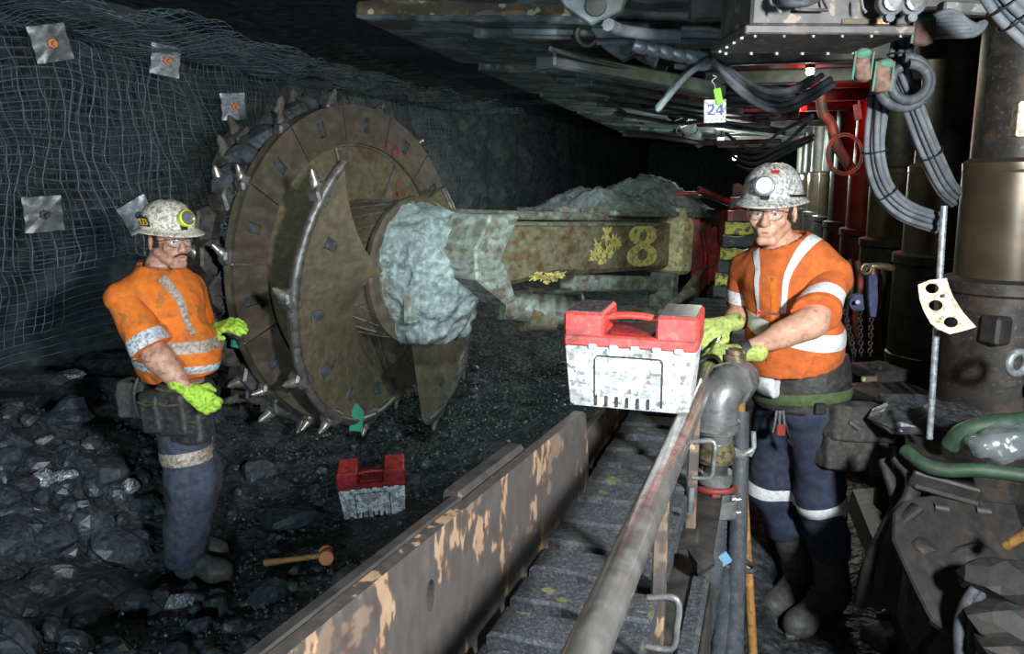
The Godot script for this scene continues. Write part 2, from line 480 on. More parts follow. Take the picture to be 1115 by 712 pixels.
	mat("box_grey", rgb(66, 64, 63), rgb(90, 88, 86), 1.8, 0.55, 0.2, [[rgb(150, 132, 112), 0.03, 0.68, 0.74, 0.7]], 0.08)
	mat("cream_paint", rgb(206, 196, 160), rgb(226, 216, 182), 4.0, 0.6, 0.0, [[rgb(90, 82, 70), 0.04, 0.66, 0.72, 0.9]])
	mat("cream_block", rgb(178, 168, 122), rgb(208, 198, 152), 2.0, 0.6, 0.0, [[rgb(112, 104, 82), 0.03, 0.56, 0.68, 0.7]])
	mat("arm_paint", rgb(104, 98, 76), rgb(142, 134, 106), 1.0, 0.55, 0.3, [[rgb(98, 66, 42), 0.012, 0.5, 0.64, 0.8], [rgb(146, 150, 140), 0.025, 0.58, 0.7, 0.5]], 0.15, 0.04, 512)
	mat("yellow_paint", rgb(188, 172, 96), rgb(214, 200, 124), 3.0, 0.6, 0.0, [[rgb(104, 92, 60), 0.03, 0.58, 0.66, 0.8]])
	mat("wood", rgb(136, 98, 50), rgb(176, 132, 74), 3.0, 0.6, 0.0, [[rgb(84, 58, 30), 0.04, 0.6, 0.7, 0.7]])
	mat("zinc", rgb(140, 146, 150), rgb(176, 182, 186), 5.0, 0.45, 0.4, [[rgb(96, 100, 102), 0.03, 0.55, 0.7, 0.6]])
	mat("mesh_wire", rgb(58, 68, 76), rgb(96, 108, 116), 2.0, 0.5)
	mat("green_cloth", rgb(46, 108, 88), rgb(64, 134, 112), 4.0, 0.8, 0.0, [[rgb(110, 90, 74), 0.03, 0.5, 0.6, 0.9]])
	mat("green_hose", rgb(36, 62, 44), rgb(56, 86, 62), 4.0, 0.6, 0.0, [[rgb(48, 50, 48), 0.03, 0.55, 0.65, 0.8]])
	mat("brown_grit", rgb(92, 70, 60), rgb(124, 98, 86), 8.0, 0.9)
	mat("blue_cloth", rgb(54, 58, 92), rgb(76, 82, 116), 5.0, 0.7)
	mat("grime", rgb(20, 20, 19), rgb(36, 35, 34), 1.6, 0.7, 0.0, [[rgb(58, 56, 54), 0.05, 0.66, 0.76, 0.6], [rgb(66, 50, 40), 0.02, 0.62, 0.74, 0.5]], 0.5, 0.06)  # near black: shade of the lower right corner put into the colour
	mat("bin_smoke", rgb(78, 66, 66), rgb(120, 104, 102), 6.0, 0.4, 0.0, [[rgb(52, 44, 46), 0.03, 0.5, 0.65, 0.8]])
	plain("black", rgb(18, 18, 19), 0.6)
	plain("lime", rgb(120, 235, 40), 0.6)
	plain("blue_tie", rgb(110, 150, 176), 0.5)
	plain("blue_dark", rgb(40, 60, 128), 0.5)
	plain("bolt_orange", rgb(206, 122, 76), 0.6)
	plain("teal_scrap", rgb(60, 150, 120), 0.6)
	plain("lamp_yellow", rgb(210, 214, 40), 0.4)
	mat("red_spray", rgb(104, 62, 48), rgb(132, 64, 48), 5.0, 0.6)
	plain("red_print", rgb(190, 36, 30), 0.6)
	plain("number_yellow", rgb(226, 178, 50), 0.6)
	plain("eye_white", rgb(214, 206, 200), 0.3)
	plain("eye_dark", rgb(40, 32, 28), 0.2)
	plain("lip", rgb(164, 98, 88), 0.5)
	plain("chrome", rgb(200, 202, 204), 0.2, 0.8)
	plain("sign_white", rgb(214, 216, 206), 0.6)
	plain("sign_blue", rgb(52, 66, 132), 0.6)
	var gl := plain("glass", Color(0.9, 0.92, 0.92, 0.12), 0.02)
	gl.transparency = BaseMaterial3D.TRANSPARENCY_ALPHA
	var bag := plain("clear_bag", Color(0.6, 0.65, 0.66, 0.22), 0.25)
	bag.transparency = BaseMaterial3D.TRANSPARENCY_ALPHA
	glow("lamp_white", Color(0.95, 1.0, 0.92), 6.0)
	glow("lamp_red", Color(1.0, 0.08, 0.06), 4.0)
	glow("lens_dim", Color(0.9, 0.93, 1.0), 0.5)
	glow("flood_lens", Color(0.96, 0.98, 1.0), 4.0)
# the trough's side plate: dark steel with big flaked patches, rust red at their rims
func plate_skin() -> ImageTexture:
	var size := 512
	var n := noise_bytes(0.06, 41, 5, size)
	var big := noise_bytes(0.0085, 77, 5, size)
	var px := PackedByteArray(); px.resize(size * size * 3)
	for i in size * size:
		var c := rgb(70, 65, 63).lerp(rgb(100, 94, 90), n[i] / 255.0)
		var b := big[i] / 255.0 + (n[i] / 255.0 - 0.5) * 0.5
		if b > 0.66: c = c.lerp(rgb(132, 90, 64), 0.75)
		if b > 0.70: c = rgb(164, 128, 96).lerp(rgb(198, 168, 138), n[i] / 255.0)
		px[i * 3] = c.r8; px[i * 3 + 1] = c.g8; px[i * 3 + 2] = c.b8
	return ImageTexture.create_from_image(Image.create_from_data(size, size, false, Image.FORMAT_RGB8, px))

func lamp(called: String, at_: Vector3, aim: Vector3, energy: float, angle: float, size: float, color: Color, label: String, lens: String, w := 0.16, soft := 0.6) -> void:
	var t := thing(called, label, "lamp", at_)
	var b := along(aim - at_)
	var s := S.new().box(Transform3D(b, at_ - b.z * 0.05), Vector3(w, w * 0.75, 0.08), 0.012)
	put("housing", s, mt.dark_steel, t)
	put("bracket", S.new().tube([at_ - b.z * 0.05 + b.x * w * 0.5, at_ - b.z * 0.05 + b.x * w * 0.6 + Vector3.UP * 0.1, at_ - b.z * 0.05 - b.x * w * 0.6 + Vector3.UP * 0.1, at_ - b.z * 0.05 - b.x * w * 0.5], 0.008, 6), mt.dark_steel, t)
	put("lens", S.new().box(Transform3D(b, at_ - b.z * 0.005), Vector3(w * 0.86, w * 0.6, 0.012), 0.004), mt[lens], t)
	var l := SpotLight3D.new()
	l.name = called + "_beam"
	l.light_energy = energy; l.light_color = color; l.spot_range = 30.0; l.spot_angle = angle; l.spot_angle_attenuation = soft; l.spot_attenuation = 2.0
	l.light_size = size; l.shadow_enabled = true
	add_child(l)
	l.transform = Transform3D(Basis(b.x, b.y, b.z).rotated(b.y, PI), at_ + b.z * 0.012)

func look() -> void:
	var cam := Camera3D.new()
	cam.name = "camera"
	cam.fov = rad_to_deg(2.0 * atan(356.0 / F))
	cam.near = 0.05; cam.far = 60.0
	add_child(cam)
	cam.transform = Transform3D(Basis(Vector3.RIGHT, -PITCH), EYE)
	cam.current = true
	var we := WorldEnvironment.new()
	we.name = "world"
	var e := Environment.new()
	e.background_mode = Environment.BG_COLOR
	e.background_color = Color.BLACK
	e.tonemap_mode = Environment.TONE_MAPPER_LINEAR
	e.tonemap_exposure = 1.0
	e.sdfgi_enabled = true; e.ssao_enabled = true; e.ssil_enabled = true
	we.environment = e
	add_child(we)

func lights() -> void:
	# two unseen lamps beside the camera: one for its flash, one added fill; the far lamps sit under the next supports
	lamp("unseen_lamp", Vector3(1.15, 2.1, 0.1), Vector3(-0.2, 1.2, -4.0), 21.0, 64.0, 0.14, Color(0.97, 0.99, 1.0), "boxy lamp in place of the camera flash, out of view on the right", "flood_lens", 0.3, 0.3)
	lamp("unseen_lamp", Vector3(-0.68, 1.0, 0.3), Vector3(-1.5, 2.15, -5.2), 11.0, 46.0, 0.12, Color(0.84, 0.95, 1.0), "added fill lamp low on the left beside the camera, out of view", "flood_lens", 0.3, 1.0)
	lamp("canopy_lamp", Vector3(0.3, 2.34, -2.15), Vector3(0.12, 0.95, -5.2), 7.0, 27.0, 0.1, Color(0.9, 1.0, 0.97), "slim lamp fixed under the canopy above the red topped toolbox", "flood_lens", 0.2, 0.8)

func setting() -> void:
	var xs := PackedFloat32Array()
	hn.seed = 12; hn.frequency = 0.01; hn.fractal_octaves = 4
	var nx := 210
	var dz := PackedFloat32Array()
	var d := -1.6
	while d < 26.5:
		dz.append(d)
		d += 0.035 if d > 1.8 and d < 6.0 else (0.09 if d < 9.0 and d > 0.0 else 0.35)
	structure("floor", grid(dz.size() - 1, nx, func(i: int, j: int) -> Vector3:
		var x := -4.9 + 10.2 * j / nx + (4.2 * smoothstep(6.0, 20.0, dz[i]) if j > nx / 2 else 4.2 * smoothstep(6.0, 20.0, dz[i]) * 0.6)
		return Vector3(x, ground(x, dz[i]), -dz[i])), mt.coal, "black coal littered mine floor")
	# the coal face on the left, cut in tall scallops
	structure("wall_left", grid(330, 46, func(i: int, j: int) -> Vector3:
		var dd := -1.6 + 27.6 * i / 330.0
		var y := -0.3 + 3.2 * j / 46.0
		var x := face_x(dd) - 0.5 + 0.5 * smoothstep(0.0, 1.6, y) * 0.8
		x += 0.16 * hn.get_noise_2d(dd * 60.0, y * 60.0) + 0.07 * hn.get_noise_2d(dd * 260.0, y * 220.0) + 0.1 * absf(sin(dd * 2.6 + 0.5 * sin(y * 2.0)))
		return Vector3(x, y, -dd)), mt.coal_face, "rough black coal face with scalloped cuts")
	structure("ceiling", S.new().box(at(Vector3(2.2, 2.98, -12.2)), Vector3(15, 0.2, 28)), mt.coal_face, "dark rock roof")
	structure("wall_back", S.new().box(at(Vector3(2.2, 1.3, -26.1)), Vector3(15, 3.6, 0.2)), mt.coal_face)
	structure("wall_front", S.new().box(at(Vector3(2.2, 1.3, 1.7)), Vector3(15, 3.6, 0.2)), mt.coal_face)
	structure("wall_right", S.new().box(at(Vector3(9.6, 1.3, -12.2)), Vector3(0.2, 3.6, 28)), mt.coal_face)

# ---- the cable trough in the foreground
const ALONG := Vector3(0.3091, 0, -0.951)
const ACROSS := Vector3(0.951, 0, 0.3091)
func tro(d: float, off := 0.0, y := 0.914) -> Vector3:
	return Vector3(trough_x(d), y, -d) + ACROSS * off
func rail_at(d: float) -> Vector3:
	return Vector3(0.107 + 0.342 * (d - 1.033), 1.165, -d)
func conveyor() -> void:
	var t := thing("cable_trough", "long steel trough with a rust flaked side plate and a worn pipe handrail", "trough", Vector3(0.1, 0, -2.0))
	# flaked side plate, tapering away from the lens
	var a := Vector3(-0.50, 1.225, -0.4)
	var b := Vector3(0.2155, 1.18, -2.2)
	var dir := Vector3(b.x - a.x, 0, b.z - a.z).normalized()
	var len := Vector2(b.x - a.x, b.z - a.z).length()
	var fr := Transform3D(Basis(dir, Vector3.UP, dir.cross(Vector3.UP)), Vector3(a.x, 0, a.z) - dir.cross(Vector3.UP) * 0.012)
	var outer := PackedVector2Array([Vector2(0, 0.5), Vector2(len - 0.02, 0.78), Vector2(len + 0.03, 0.88), Vector2(len + 0.012, 1.04), Vector2(len - 0.02, 1.165), Vector2(len - 0.05, 1.182), Vector2(len * 0.62, 1.202), Vector2(len * 0.3, 1.222), Vector2(0, 1.24)])
	outer = keyhole(outer, oval(Vector2(len * 0.5, 1.10), 0.017, 0.03, 14))
	outer = keyhole(outer, oval(Vector2(len * 0.62, 1.13), 0.006, 0.01, 10))
	put("side_plate", S.new().prism(fr, outer, 0.024), mt.plate_rust, t)
	put("plate_lip", S.new().box(fr * at(Vector3(len * 0.35, 1.206, -0.028), Basis(Vector3.BACK, -0.03)), Vector3(len * 0.5, 0.03, 0.03), 0.006), mt.dark_steel, t)
	put("plate_lip", S.new().box(fr * at(Vector3(len * 0.69, 1.182, -0.042), Basis(Vector3.BACK, -0.03)), Vector3(0.36, 0.05, 0.05), 0.01), mt.dark_steel, t)
	put("plug", S.new().lathe(fr * at(Vector3(len * 0.5, 1.095, -0.02), Basis(Vector3.RIGHT, PI / 2)), [Vector2(0, -0.012), Vector2(0.022, -0.012), Vector2(0.02, 0.006), Vector2(0, 0.006)], 12), mt.chipped_cream, t)
	# next pan of the trough, set a little further in
	var q := S.new()
	for k in 3:
		var d0 := 2.38 + k * 1.15
		q = S.new().box(Transform3D(Basis(ALONG, Vector3.UP, ALONG.cross(Vector3.UP)), tro(d0 + 0.56, -0.03, 0.89)), Vector3(1.16, 0.3, 0.025), 0.004)
		put("inner_plate", q, mt.plate_rust, t)
	# floor of the trough and the wall under the rail
	put("trough_floor", S.new().box(Transform3D(Basis(ALONG, Vector3.UP, ALONG.cross(Vector3.UP)), tro(2.7, 0.17, 0.80)), Vector3(5.4, 0.03, 0.44)), mt.dark_steel, t)
	for k in 4:
		var dm := 0.85 + k * 1.0
		var wall := PackedVector2Array([Vector2(-0.49, 0.0), Vector2(0.49, 0.0), Vector2(0.49, 0.4), Vector2(-0.49, 0.4)])
		for h in 3: wall = keyhole(wall, oval(Vector2(-0.3 + h * 0.3, 0.27), 0.02, 0.035, 10))
		put("wall_panel", S.new().prism(Transform3D(Basis(ALONG, Vector3.UP, ALONG.cross(Vector3.UP)), tro(dm, 0.335, 0.41)), wall, 0.02), mt.dark_steel, t)
	# handrail
	var pts := []
	for i in 12: pts.append(rail_at(0.45 + i * 0.285))
	put("handrail", S.new().tube(pts, 0.032, 20), mt.rail_steel, t)
	put("rail_joint", S.new().tube([rail_at(2.74), rail_at(2.80)], 0.04, 20), mt.dark_steel, t)
	for d in [0.9, 1.62, 2.22, 2.95]:
		var p := rail_at(d) + ACROSS * 0.012
		put("rail_post", S.new().box(at(p + Vector3(0, -0.22, 0), Basis(ALONG, Vector3.UP, ALONG.cross(Vector3.UP))), Vector3(0.035, 0.42, 0.03), 0.005), mt.plate_rust, t)
	for d in [1.33, 1.98]:
		var p := rail_at(d) + ACROSS * 0.035 + Vector3(0, -0.03 if d > 1.5 else -0.1, 0)
		var loop := curve([p + Vector3(0, 0.02, 0), p + ACROSS * 0.05 + Vector3(0, 0.025, 0), p + ACROSS * 0.052 + Vector3(0, -0.03, 0), p + ACROSS * 0.045 + Vector3(0, -0.07, 0), p + Vector3(0, -0.075, 0)], 5)
		put("handle", S.new().tube(loop, 0.0065, 8), mt.pipe_grey, t)
		put("handle_lug", S.new().tube([p + Vector3(0, -0.1, 0), p + Vector3(0, -0.17, 0)], 0.009, 8), mt.pipe_grey, t)
	# deck along the outside, thick with fines
	for k in 3:
		put("deck_plate", S.new().box(Transform3D(Basis(ALONG, Vector3.UP, ALONG.cross(Vector3.UP)), tro(0.85 + k * 0.5, 0.37, 0.80)), Vector3(0.49, 0.05, 0.05), 0.01), mt.rubber_block, t)
	for k in 3:
		put("deck_rib", S.new().box(Transform3D(Basis(ALONG, Vector3.UP, ALONG.cross(Vector3.UP)), tro(1.05 + k * 0.5, 0.37, 0.60)), Vector3(0.03, 0.36, 0.05), 0.004), mt.dark_steel, t)
	put("deck_rim", S.new().box(Transform3D(Basis(ALONG, Vector3.UP, ALONG.cross(Vector3.UP)), tro(1.3, 0.4, 0.66)), Vector3(1.5, 0.3, 0.012), 0.004), mt.dark_steel, t)
	put("end_knob", S.new().rock(at(tro(2.02, 0.37, 0.86), Basis.from_scale(Vector3(0.035, 0.05, 0.05))), rng), mt.dark_steel, t)
	for k in 3:
		put("foot", S.new().box(Transform3D(Basis(ALONG, Vector3.UP, ALONG.cross(Vector3.UP)), tro(0.9 + k * 1.7, 0.14, 0.4)), Vector3(0.3, 0.8, 0.28), 0.01), mt.dark_steel, t)
	# cable handling chain: rubber links lying in the trough, then standing up in a stack by the shearer
	var c := thing("cable_chain", "black rubber cable chain lying in the trough and rising beside the shearer", "cable chain", tro(1.2))
	for k in 27:
		var dd := 0.8 + k * 0.142
		var fb := Basis(ACROSS, Vector3.UP, -ALONG)
		link(c, Transform3D(fb, tro(dd, 0.155, 0.895)), mt.rubber_block, 0.152, 0.118)
	var up0 := P(796, 318, 5.2)
	for k in 9:
		var y := up0.y + k * 0.082
		var fb := Basis(ACROSS, ALONG, Vector3.UP)
		var m: Material = mt.rubber_block
		if k < 6: m = mt.yellow_block if k % 2 == 1 else mt.rubber_block
		else: m = mt.red_steel
		link(c, Transform3D(fb, Vector3(up0.x + k * 0.012, y, up0.z)), m, 0.115, 0.075)
	for k in 8:
		var fb := Basis(ACROSS, Vector3.UP, -ALONG)
		link(c, Transform3D(fb, tro(4.66 + k * 0.075, 0.13, 0.92 + k * 0.014)), mt.rubber_block, 0.13, 0.068)
	pipework()
func link(c: Node3D, x: Transform3D, m: Material, hw: float, ln := 0.104) -> void:
	# two jagged halves cast side by side on one bar
	var jag := rng.randf_range(-0.008, 0.008)
	var poly := PackedVector2Array()
	for j in 9: poly.append(Vector2(-hw + 2.0 * hw * j / 8.0, -ln * 0.5 + rng.randf_range(-0.008, 0.008) + (jag if j > 4 else 0.0)))
	for j in 9: poly.append(Vector2(hw - 2.0 * hw * j / 8.0, ln * 0.5 + rng.randf_range(-0.008, 0.008) + (jag if j < 4 else 0.0)))
	var tilt := Basis(x.basis.x, rng.randf_range(-0.06, 0.06)).rotated(x.basis.z, rng.randf_range(-0.03, 0.03))
	put("link", S.new().prism(Transform3D(tilt * Basis(x.basis.x, -x.basis.z, x.basis.y), x.origin), poly, 0.07, 0.007), m, c)

func pipework() -> void:
	var d := 2.5
	var ax := func(px: float, py: float) -> Vector3: return P(px, py, d)
	var t := thing("water_pipe", "grey steel elbow pipe with brass coupling and red clamp beside the handrail", "pipe", P(776, 560, d))
	var top: Vector3 = ax.call(783, 438)
	var bot: Vector3 = ax.call(777, 560)
	var u := (top - bot).normalized()
	# elbow
	var e1 := P(781, 468, d)
	var e2 := P(781, 440, d)
	var e3 := P(790, 421, 2.53)
	var e4 := P(806, 412, 2.66)
	put("elbow", S.new().tube(curve([e1, e2, e3, e4], 6), 0.066, 20), mt.pipe_grey, t)
	put("elbow_collar", S.new().tube([P(795, 418, 2.56), P(800, 415, 2.6)], 0.078, 8), mt.pipe_grey, t)
	put("vent_stub", S.new().lathe(at(P(799, 404, 2.6)), [Vector2(0.03, 0), Vector2(0.03, 0.03), Vector2(0.04, 0.032), Vector2(0.04, 0.058), Vector2(0.03, 0.06), Vector2(0.03, 0.075), Vector2(0, 0.075)], 8), mt.brass, t)
	var seg := func(called: String, y0: float, y1: float, r: float, m: Material, n := 18) -> void:
		put(called, S.new().tube([ax.call(781 - (y0 - 455) * 0.04, y0), ax.call(781 - (y1 - 455) * 0.04, y1)], r, n), m, t)
	seg.call("pipe_end", 450, 470, 0.06, mt.pipe_grey)
	seg.call("collar", 458, 466, 0.074, mt.pipe_grey)
	seg.call("coupling_sleeve", 466, 490, 0.052, mt.rail_steel)
	seg.call("coupling", 480, 502, 0.056, mt.brass)
	seg.call("hex_nut", 488, 497, 0.064, mt.brass, 6)
	seg.call("neck", 500, 516, 0.04, mt.dark_steel)
	seg.call("ring", 512, 524, 0.056, mt.pipe_grey)
	seg.call("body", 520, 545, 0.05, mt.pipe_grey)
	var cc: Vector3 = ax.call(778, 531)
	var ring := []
	for i in 20: ring.append(cc + Vector3(cos(TAU * i / 20.0) * 0.062, sin(TAU * i / 20.0) * 0.01, sin(TAU * i / 20.0) * 0.062))
	put("clamp_ring", S.new().tube(ring, 0.011, 8, false, true), mt.red_steel, t)
	put("clamp_lug", S.new().box(at(ax.call(774, 535) + Vector3(0, 0, 0.062)), Vector3(0.03, 0.034, 0.024), 0.004), mt.red_steel, t)
	put("flange_block", S.new().box(at(ax.call(771, 551), Basis(Vector3.UP, 0.2)), Vector3(0.15, 0.062, 0.12), 0.006), mt.pipe_grey, t)
	for k in 2:
		var p: Vector3 = ax.call(795, 544 + k * 14)
		put("bolt", S.new().lathe(Transform3D(stand(Vector3.RIGHT), p), [Vector2(0.016, 0), Vector2(0.016, 0.015), Vector2(0.008, 0.016), Vector2(0.008, 0.035), Vector2(0, 0.035)], 6), mt.chrome, t)
	# tap lever on the coupling
	put("tap", S.new().tube([ax.call(797, 492), ax.call(808, 496), ax.call(818, 490)], [0.018, 0.014, 0.01], 8), mt.chrome, t)
	put("tap_lever", S.new().tube([ax.call(816, 496), ax.call(821, 486), ax.call(820, 470)], 0.009, 8), mt.zinc, t)
	# hoses that run down from the pipe
	var hose := curve([P(774, 562, 2.5), P(772, 600, 2.45), P(762, 660, 2.3), P(748, 720, 2.1), P(735, 790, 1.9)], 8)
	var hs := S.new()
	var rr := []
	var hp := []
	for i in hose.size() - 1:
		for k in 2:
			hp.append(hose[i].lerp(hose[i + 1], k * 0.5)); rr.append(0.052 + (0.003 if k == 0 else 0.0))
	hs.tube(hp, rr, 16)
	tag(put("ribbed_hose", hs, mt.hose_dark), "black ribbed hose dropping from the elbow pipe flange", "hose")
	var specs := [[[806, 448, 2.72], [805, 520, 2.65], [803, 590, 2.5], [800, 650, 2.35], [797, 720, 2.15], [792, 800, 1.95]], [[797, 560, 2.62], [796, 600, 2.5], [790, 650, 2.35], [782, 720, 2.15], [772, 800, 1.95]], [[790, 575, 2.64], [787, 620, 2.5], [776, 660, 2.35], [762, 740, 2.1]]]
	var names := ["thick grey hose running down beside the wooden handle", "grey hose bound by a blue tie next to the ribbed hose", "thin black hose half hidden behind the ribbed hose"]
	for i in 3:
		var c := []
		for q in specs[i]: c.append(P(q[0], q[1], q[2]))
		tag(put("water_hose", S.new().tube(curve(c, 6), [0.032, 0.027, 0.02][i], 12), mt.hose_dark), names[i], "hose")
	var tie := thing("hose_tie", "pale blue strap and steel clip tying two hoses together", "strap", P(795, 612, 2.45))
	var tc := P(797, 612, 2.47)
	var tp := []
	for i in 16: tp.append(tc + Vector3(cos(TAU * i / 16.0) * 0.075, -0.02 * cos(TAU * i / 16.0), sin(TAU * i / 16.0) * 0.05))
	put("band", S.new().tube(tp, 0.009, 6, false, true), mt.hose_dark, tie)
	put("buckle", S.new().box(at(P(786, 610, 2.4), Basis(Vector3.BACK, 0.6)), Vector3(0.055, 0.04, 0.02), 0.005), mt.blue_tie, tie)
	# long wooden handle leaning at the miner's feet
	var w := S.new()
	w.tube(curve([P(806, 428, 2.74), P(808, 500, 2.72), P(812, 580, 2.67), P(817, 660, 2.62), P(822, 755, 2.58)], 6), 0.0165, 10)
	tag(put("wooden_handle", w, mt.wood), "long brown wooden tool handle leaning between the hoses and the miner's leg", "tool handle")
	tag(put("orange_tag", S.new().box(at(P(800, 437, 2.7), Basis(Vector3.BACK, 0.3)), Vector3(0.012, 0.04, 0.006), 0.002), mt.bolt_orange), "small orange tag on the elbow pipe by the wooden handle", "tag")

# ---- the cutting drum
const DA := Vector3(0.848, 0, 0.53)      # its axle, pointing to the walkway
const DT := Vector3(-0.53, 0, 0.848)     # across it, towards the lens
const DC := Vector3(-0.959, 1.29, -4.9)
func dr(phi: float, r: float, a: float) -> Vector3:
	return DC + DA * a + (Vector3.UP * cos(phi) + DT * sin(phi)) * r
func dring(r: float, a: float, n := 64) -> Array:
	var o := []
	for i in n: o.append(dr(TAU * i / n, r, a))
	return o
func drum() -> void:
	var t := thing("cutting_drum", "big worn steel cutting drum with spiral vanes and picks round its rim", "cutting drum", DC + Vector3(0, -1.05, 0))
	var fr := Transform3D(Basis(DT.cross(DA), DA, DT), DC)   # y along the axle
	# main disc with a proud outer band
	put("disc", S.new().lathe(fr, [Vector2(0.3, -0.03), Vector2(0.945, -0.03), Vector2(0.95, -0.02), Vector2(0.95, 0.028), Vector2(0.94, 0.036), Vector2(0.72, 0.03), Vector2(0.715, 0.018), Vector2(0.3, 0.018)], 72), mt.drum_steel, t)
	# segments of the outer band, each with a slot
	for k in 14:
		var c := deg_to_rad(-6.0 + k * 360.0 / 14.0)
		var half := PI / 14.0 - 0.006
		var poly := PackedVector2Array()
		for i in 7: poly.append(Vector2(sin(-half + 2 * half * i / 6.0), cos(-half + 2 * half * i / 6.0)) * 0.952)
		for i in 7: poly.append(Vector2(sin(half - 2 * half * i / 6.0), cos(half - 2 * half * i / 6.0)) * 0.73)
		poly = keyhole(poly, PackedVector2Array([Vector2(-0.027, 0.80), Vector2(0.027, 0.80), Vector2(0.027, 0.89), Vector2(-0.027, 0.89)]))
		var up := Vector3.UP * cos(c) + DT * sin(c)
		var side := DT * cos(c) - Vector3.UP * sin(c)
		put("band_segment", S.new().prism(Transform3D(Basis(side, up, DA * signf(side.cross(up).dot(DA))), DC + DA * 0.042), poly, 0.024), mt.drum_band, t)
		put("slot_plug", S.new().box(Transform3D(Basis(side, up, DA), DC + DA * 0.034 + up * 0.845), Vector3(0.05, 0.086, 0.012)), mt.slot_dark, t)
	# welded seams on the disc face
	for q in [14.0, 330.0, 200.0, 262.0, 128.0]:
		var c := deg_to_rad(q)
		put("weld_seam", S.new().tube([dr(c, 0.42, 0.026), dr(c - 0.03, 0.6, 0.028), dr(c - 0.02, 0.72, 0.03)], 0.009, 6), mt.pick_steel, t)
	for q in [[-27.0, 0.80], [-42.0, 0.60]]:
		var c := deg_to_rad(q[0])
		var rr := RandomNumberGenerator.new(); rr.seed = int(q[1] * 100)
		for k in 5: put("red_paint", fleck(Transform3D(Basis(DT * 0.035, Vector3.UP * 0.035, DA), dr(c + 0.03 * rr.randfn(), q[1] + 0.025 * rr.randfn(), 0.0555 if q[1] > 0.76 else 0.02)), rr), mt.red_spray, t)
	# hub barrel with a cross hatched wear sleeve and end flange
	put("hub", S.new().lathe(fr, [Vector2(0.0, -0.3), Vector2(0.40, -0.3), Vector2(0.40, 0.48), Vector2(0.36, 0.48)], 40), mt.drum_steel, t)
	for k in 22:
		for s in [-1.0, 1.0]:
			var pp := []
			for i in 6: pp.append(dr(TAU * k / 22.0 + s * i * 0.075, 0.402, 0.03 + i * 0.086))
			put("weld_bead", S.new().tube(pp, 0.006, 4, false), mt.rail_steel, t)
	put("hub_flange", S.new().lathe(fr, [Vector2(0.36, 0.46), Vector2(0.425, 0.46), Vector2(0.43, 0.47), Vector2(0.43, 0.495), Vector2(0.41, 0.505), Vector2(0.345, 0.505)], 48), mt.drum_band, t)
	# spiral vanes
	vane(t, 58.0, 196.0, 0.56, 0.0, 1.0)
	vane(t, 184.0, 300.0, 0.44, 0.02, 0.0)
	# ring of pick blocks on the face side
	put("face_ring", S.new().lathe(fr, [Vector2(0.5, -0.3), Vector2(0.86, -0.3), Vector2(0.88, -0.28), Vector2(0.88, -0.16), Vector2(0.86, -0.14), Vector2(0.5, -0.14)], 56), mt.dark_steel, t)
	for k in 32:
		var c := TAU * k / 32.0 + 0.08
		pick(t, c, 0.89, -0.3 + 0.07 * (k % 3), -0.5 + 0.35 * (k % 3), 1.75)
	# picks round the main disc and the two vanes
	for k in 15:
		pick(t, deg_to_rad(-62.0 + k * 24.0), 0.945, -0.0, 0.1 if k % 2 else -0.1, 0.8)
	# caught mesh wire between ring and disc
	var w := S.new()
	var r2 := RandomNumberGenerator.new(); r2.seed = 3
	for k in 60:
		var c := r2.randf_range(0.55, 2.3)
		var r := r2.randf_range(0.72, 0.93)
		var pp := []
		for i in 5: pp.append(dr(c + i * 0.02 + r2.randf_range(-0.02, 0.02), r + r2.randf_range(-0.03, 0.03), -0.13 + r2.randf_range(0.0, 0.09)))
		w.tube(curve(pp, 2), 0.004, 4, false)
	tag(put("caught_wire", w, mt.mesh_wire), "tangle of torn mesh wire caught between the drum's ring and disc", "wire tangle", "", "stuff")
	var lump := S.new()
	for k in 9: lump.rock(at(dr(0.22 + k * 0.1, 0.93, -0.14), Basis.from_scale(Vector3(0.1, 0.08, 0.09))), r2)
	put("packed_coal", lump, mt.slab_stone, t)
	for q in [[165.0, 0.9, 0.18], [108.0, 0.9, -0.05]]:
		var b := along(DA)
		put("teal_scrap", S.new().prism(Transform3D(b, dr(deg_to_rad(q[0]), q[1], q[2])), PackedVector2Array([Vector2(-0.05, -0.07), Vector2(0.04, -0.1), Vector2(0.06, 0.02), Vector2(0.01, 0.08), Vector2(-0.03, 0.05)]), 0.02), mt.teal_scrap, t)
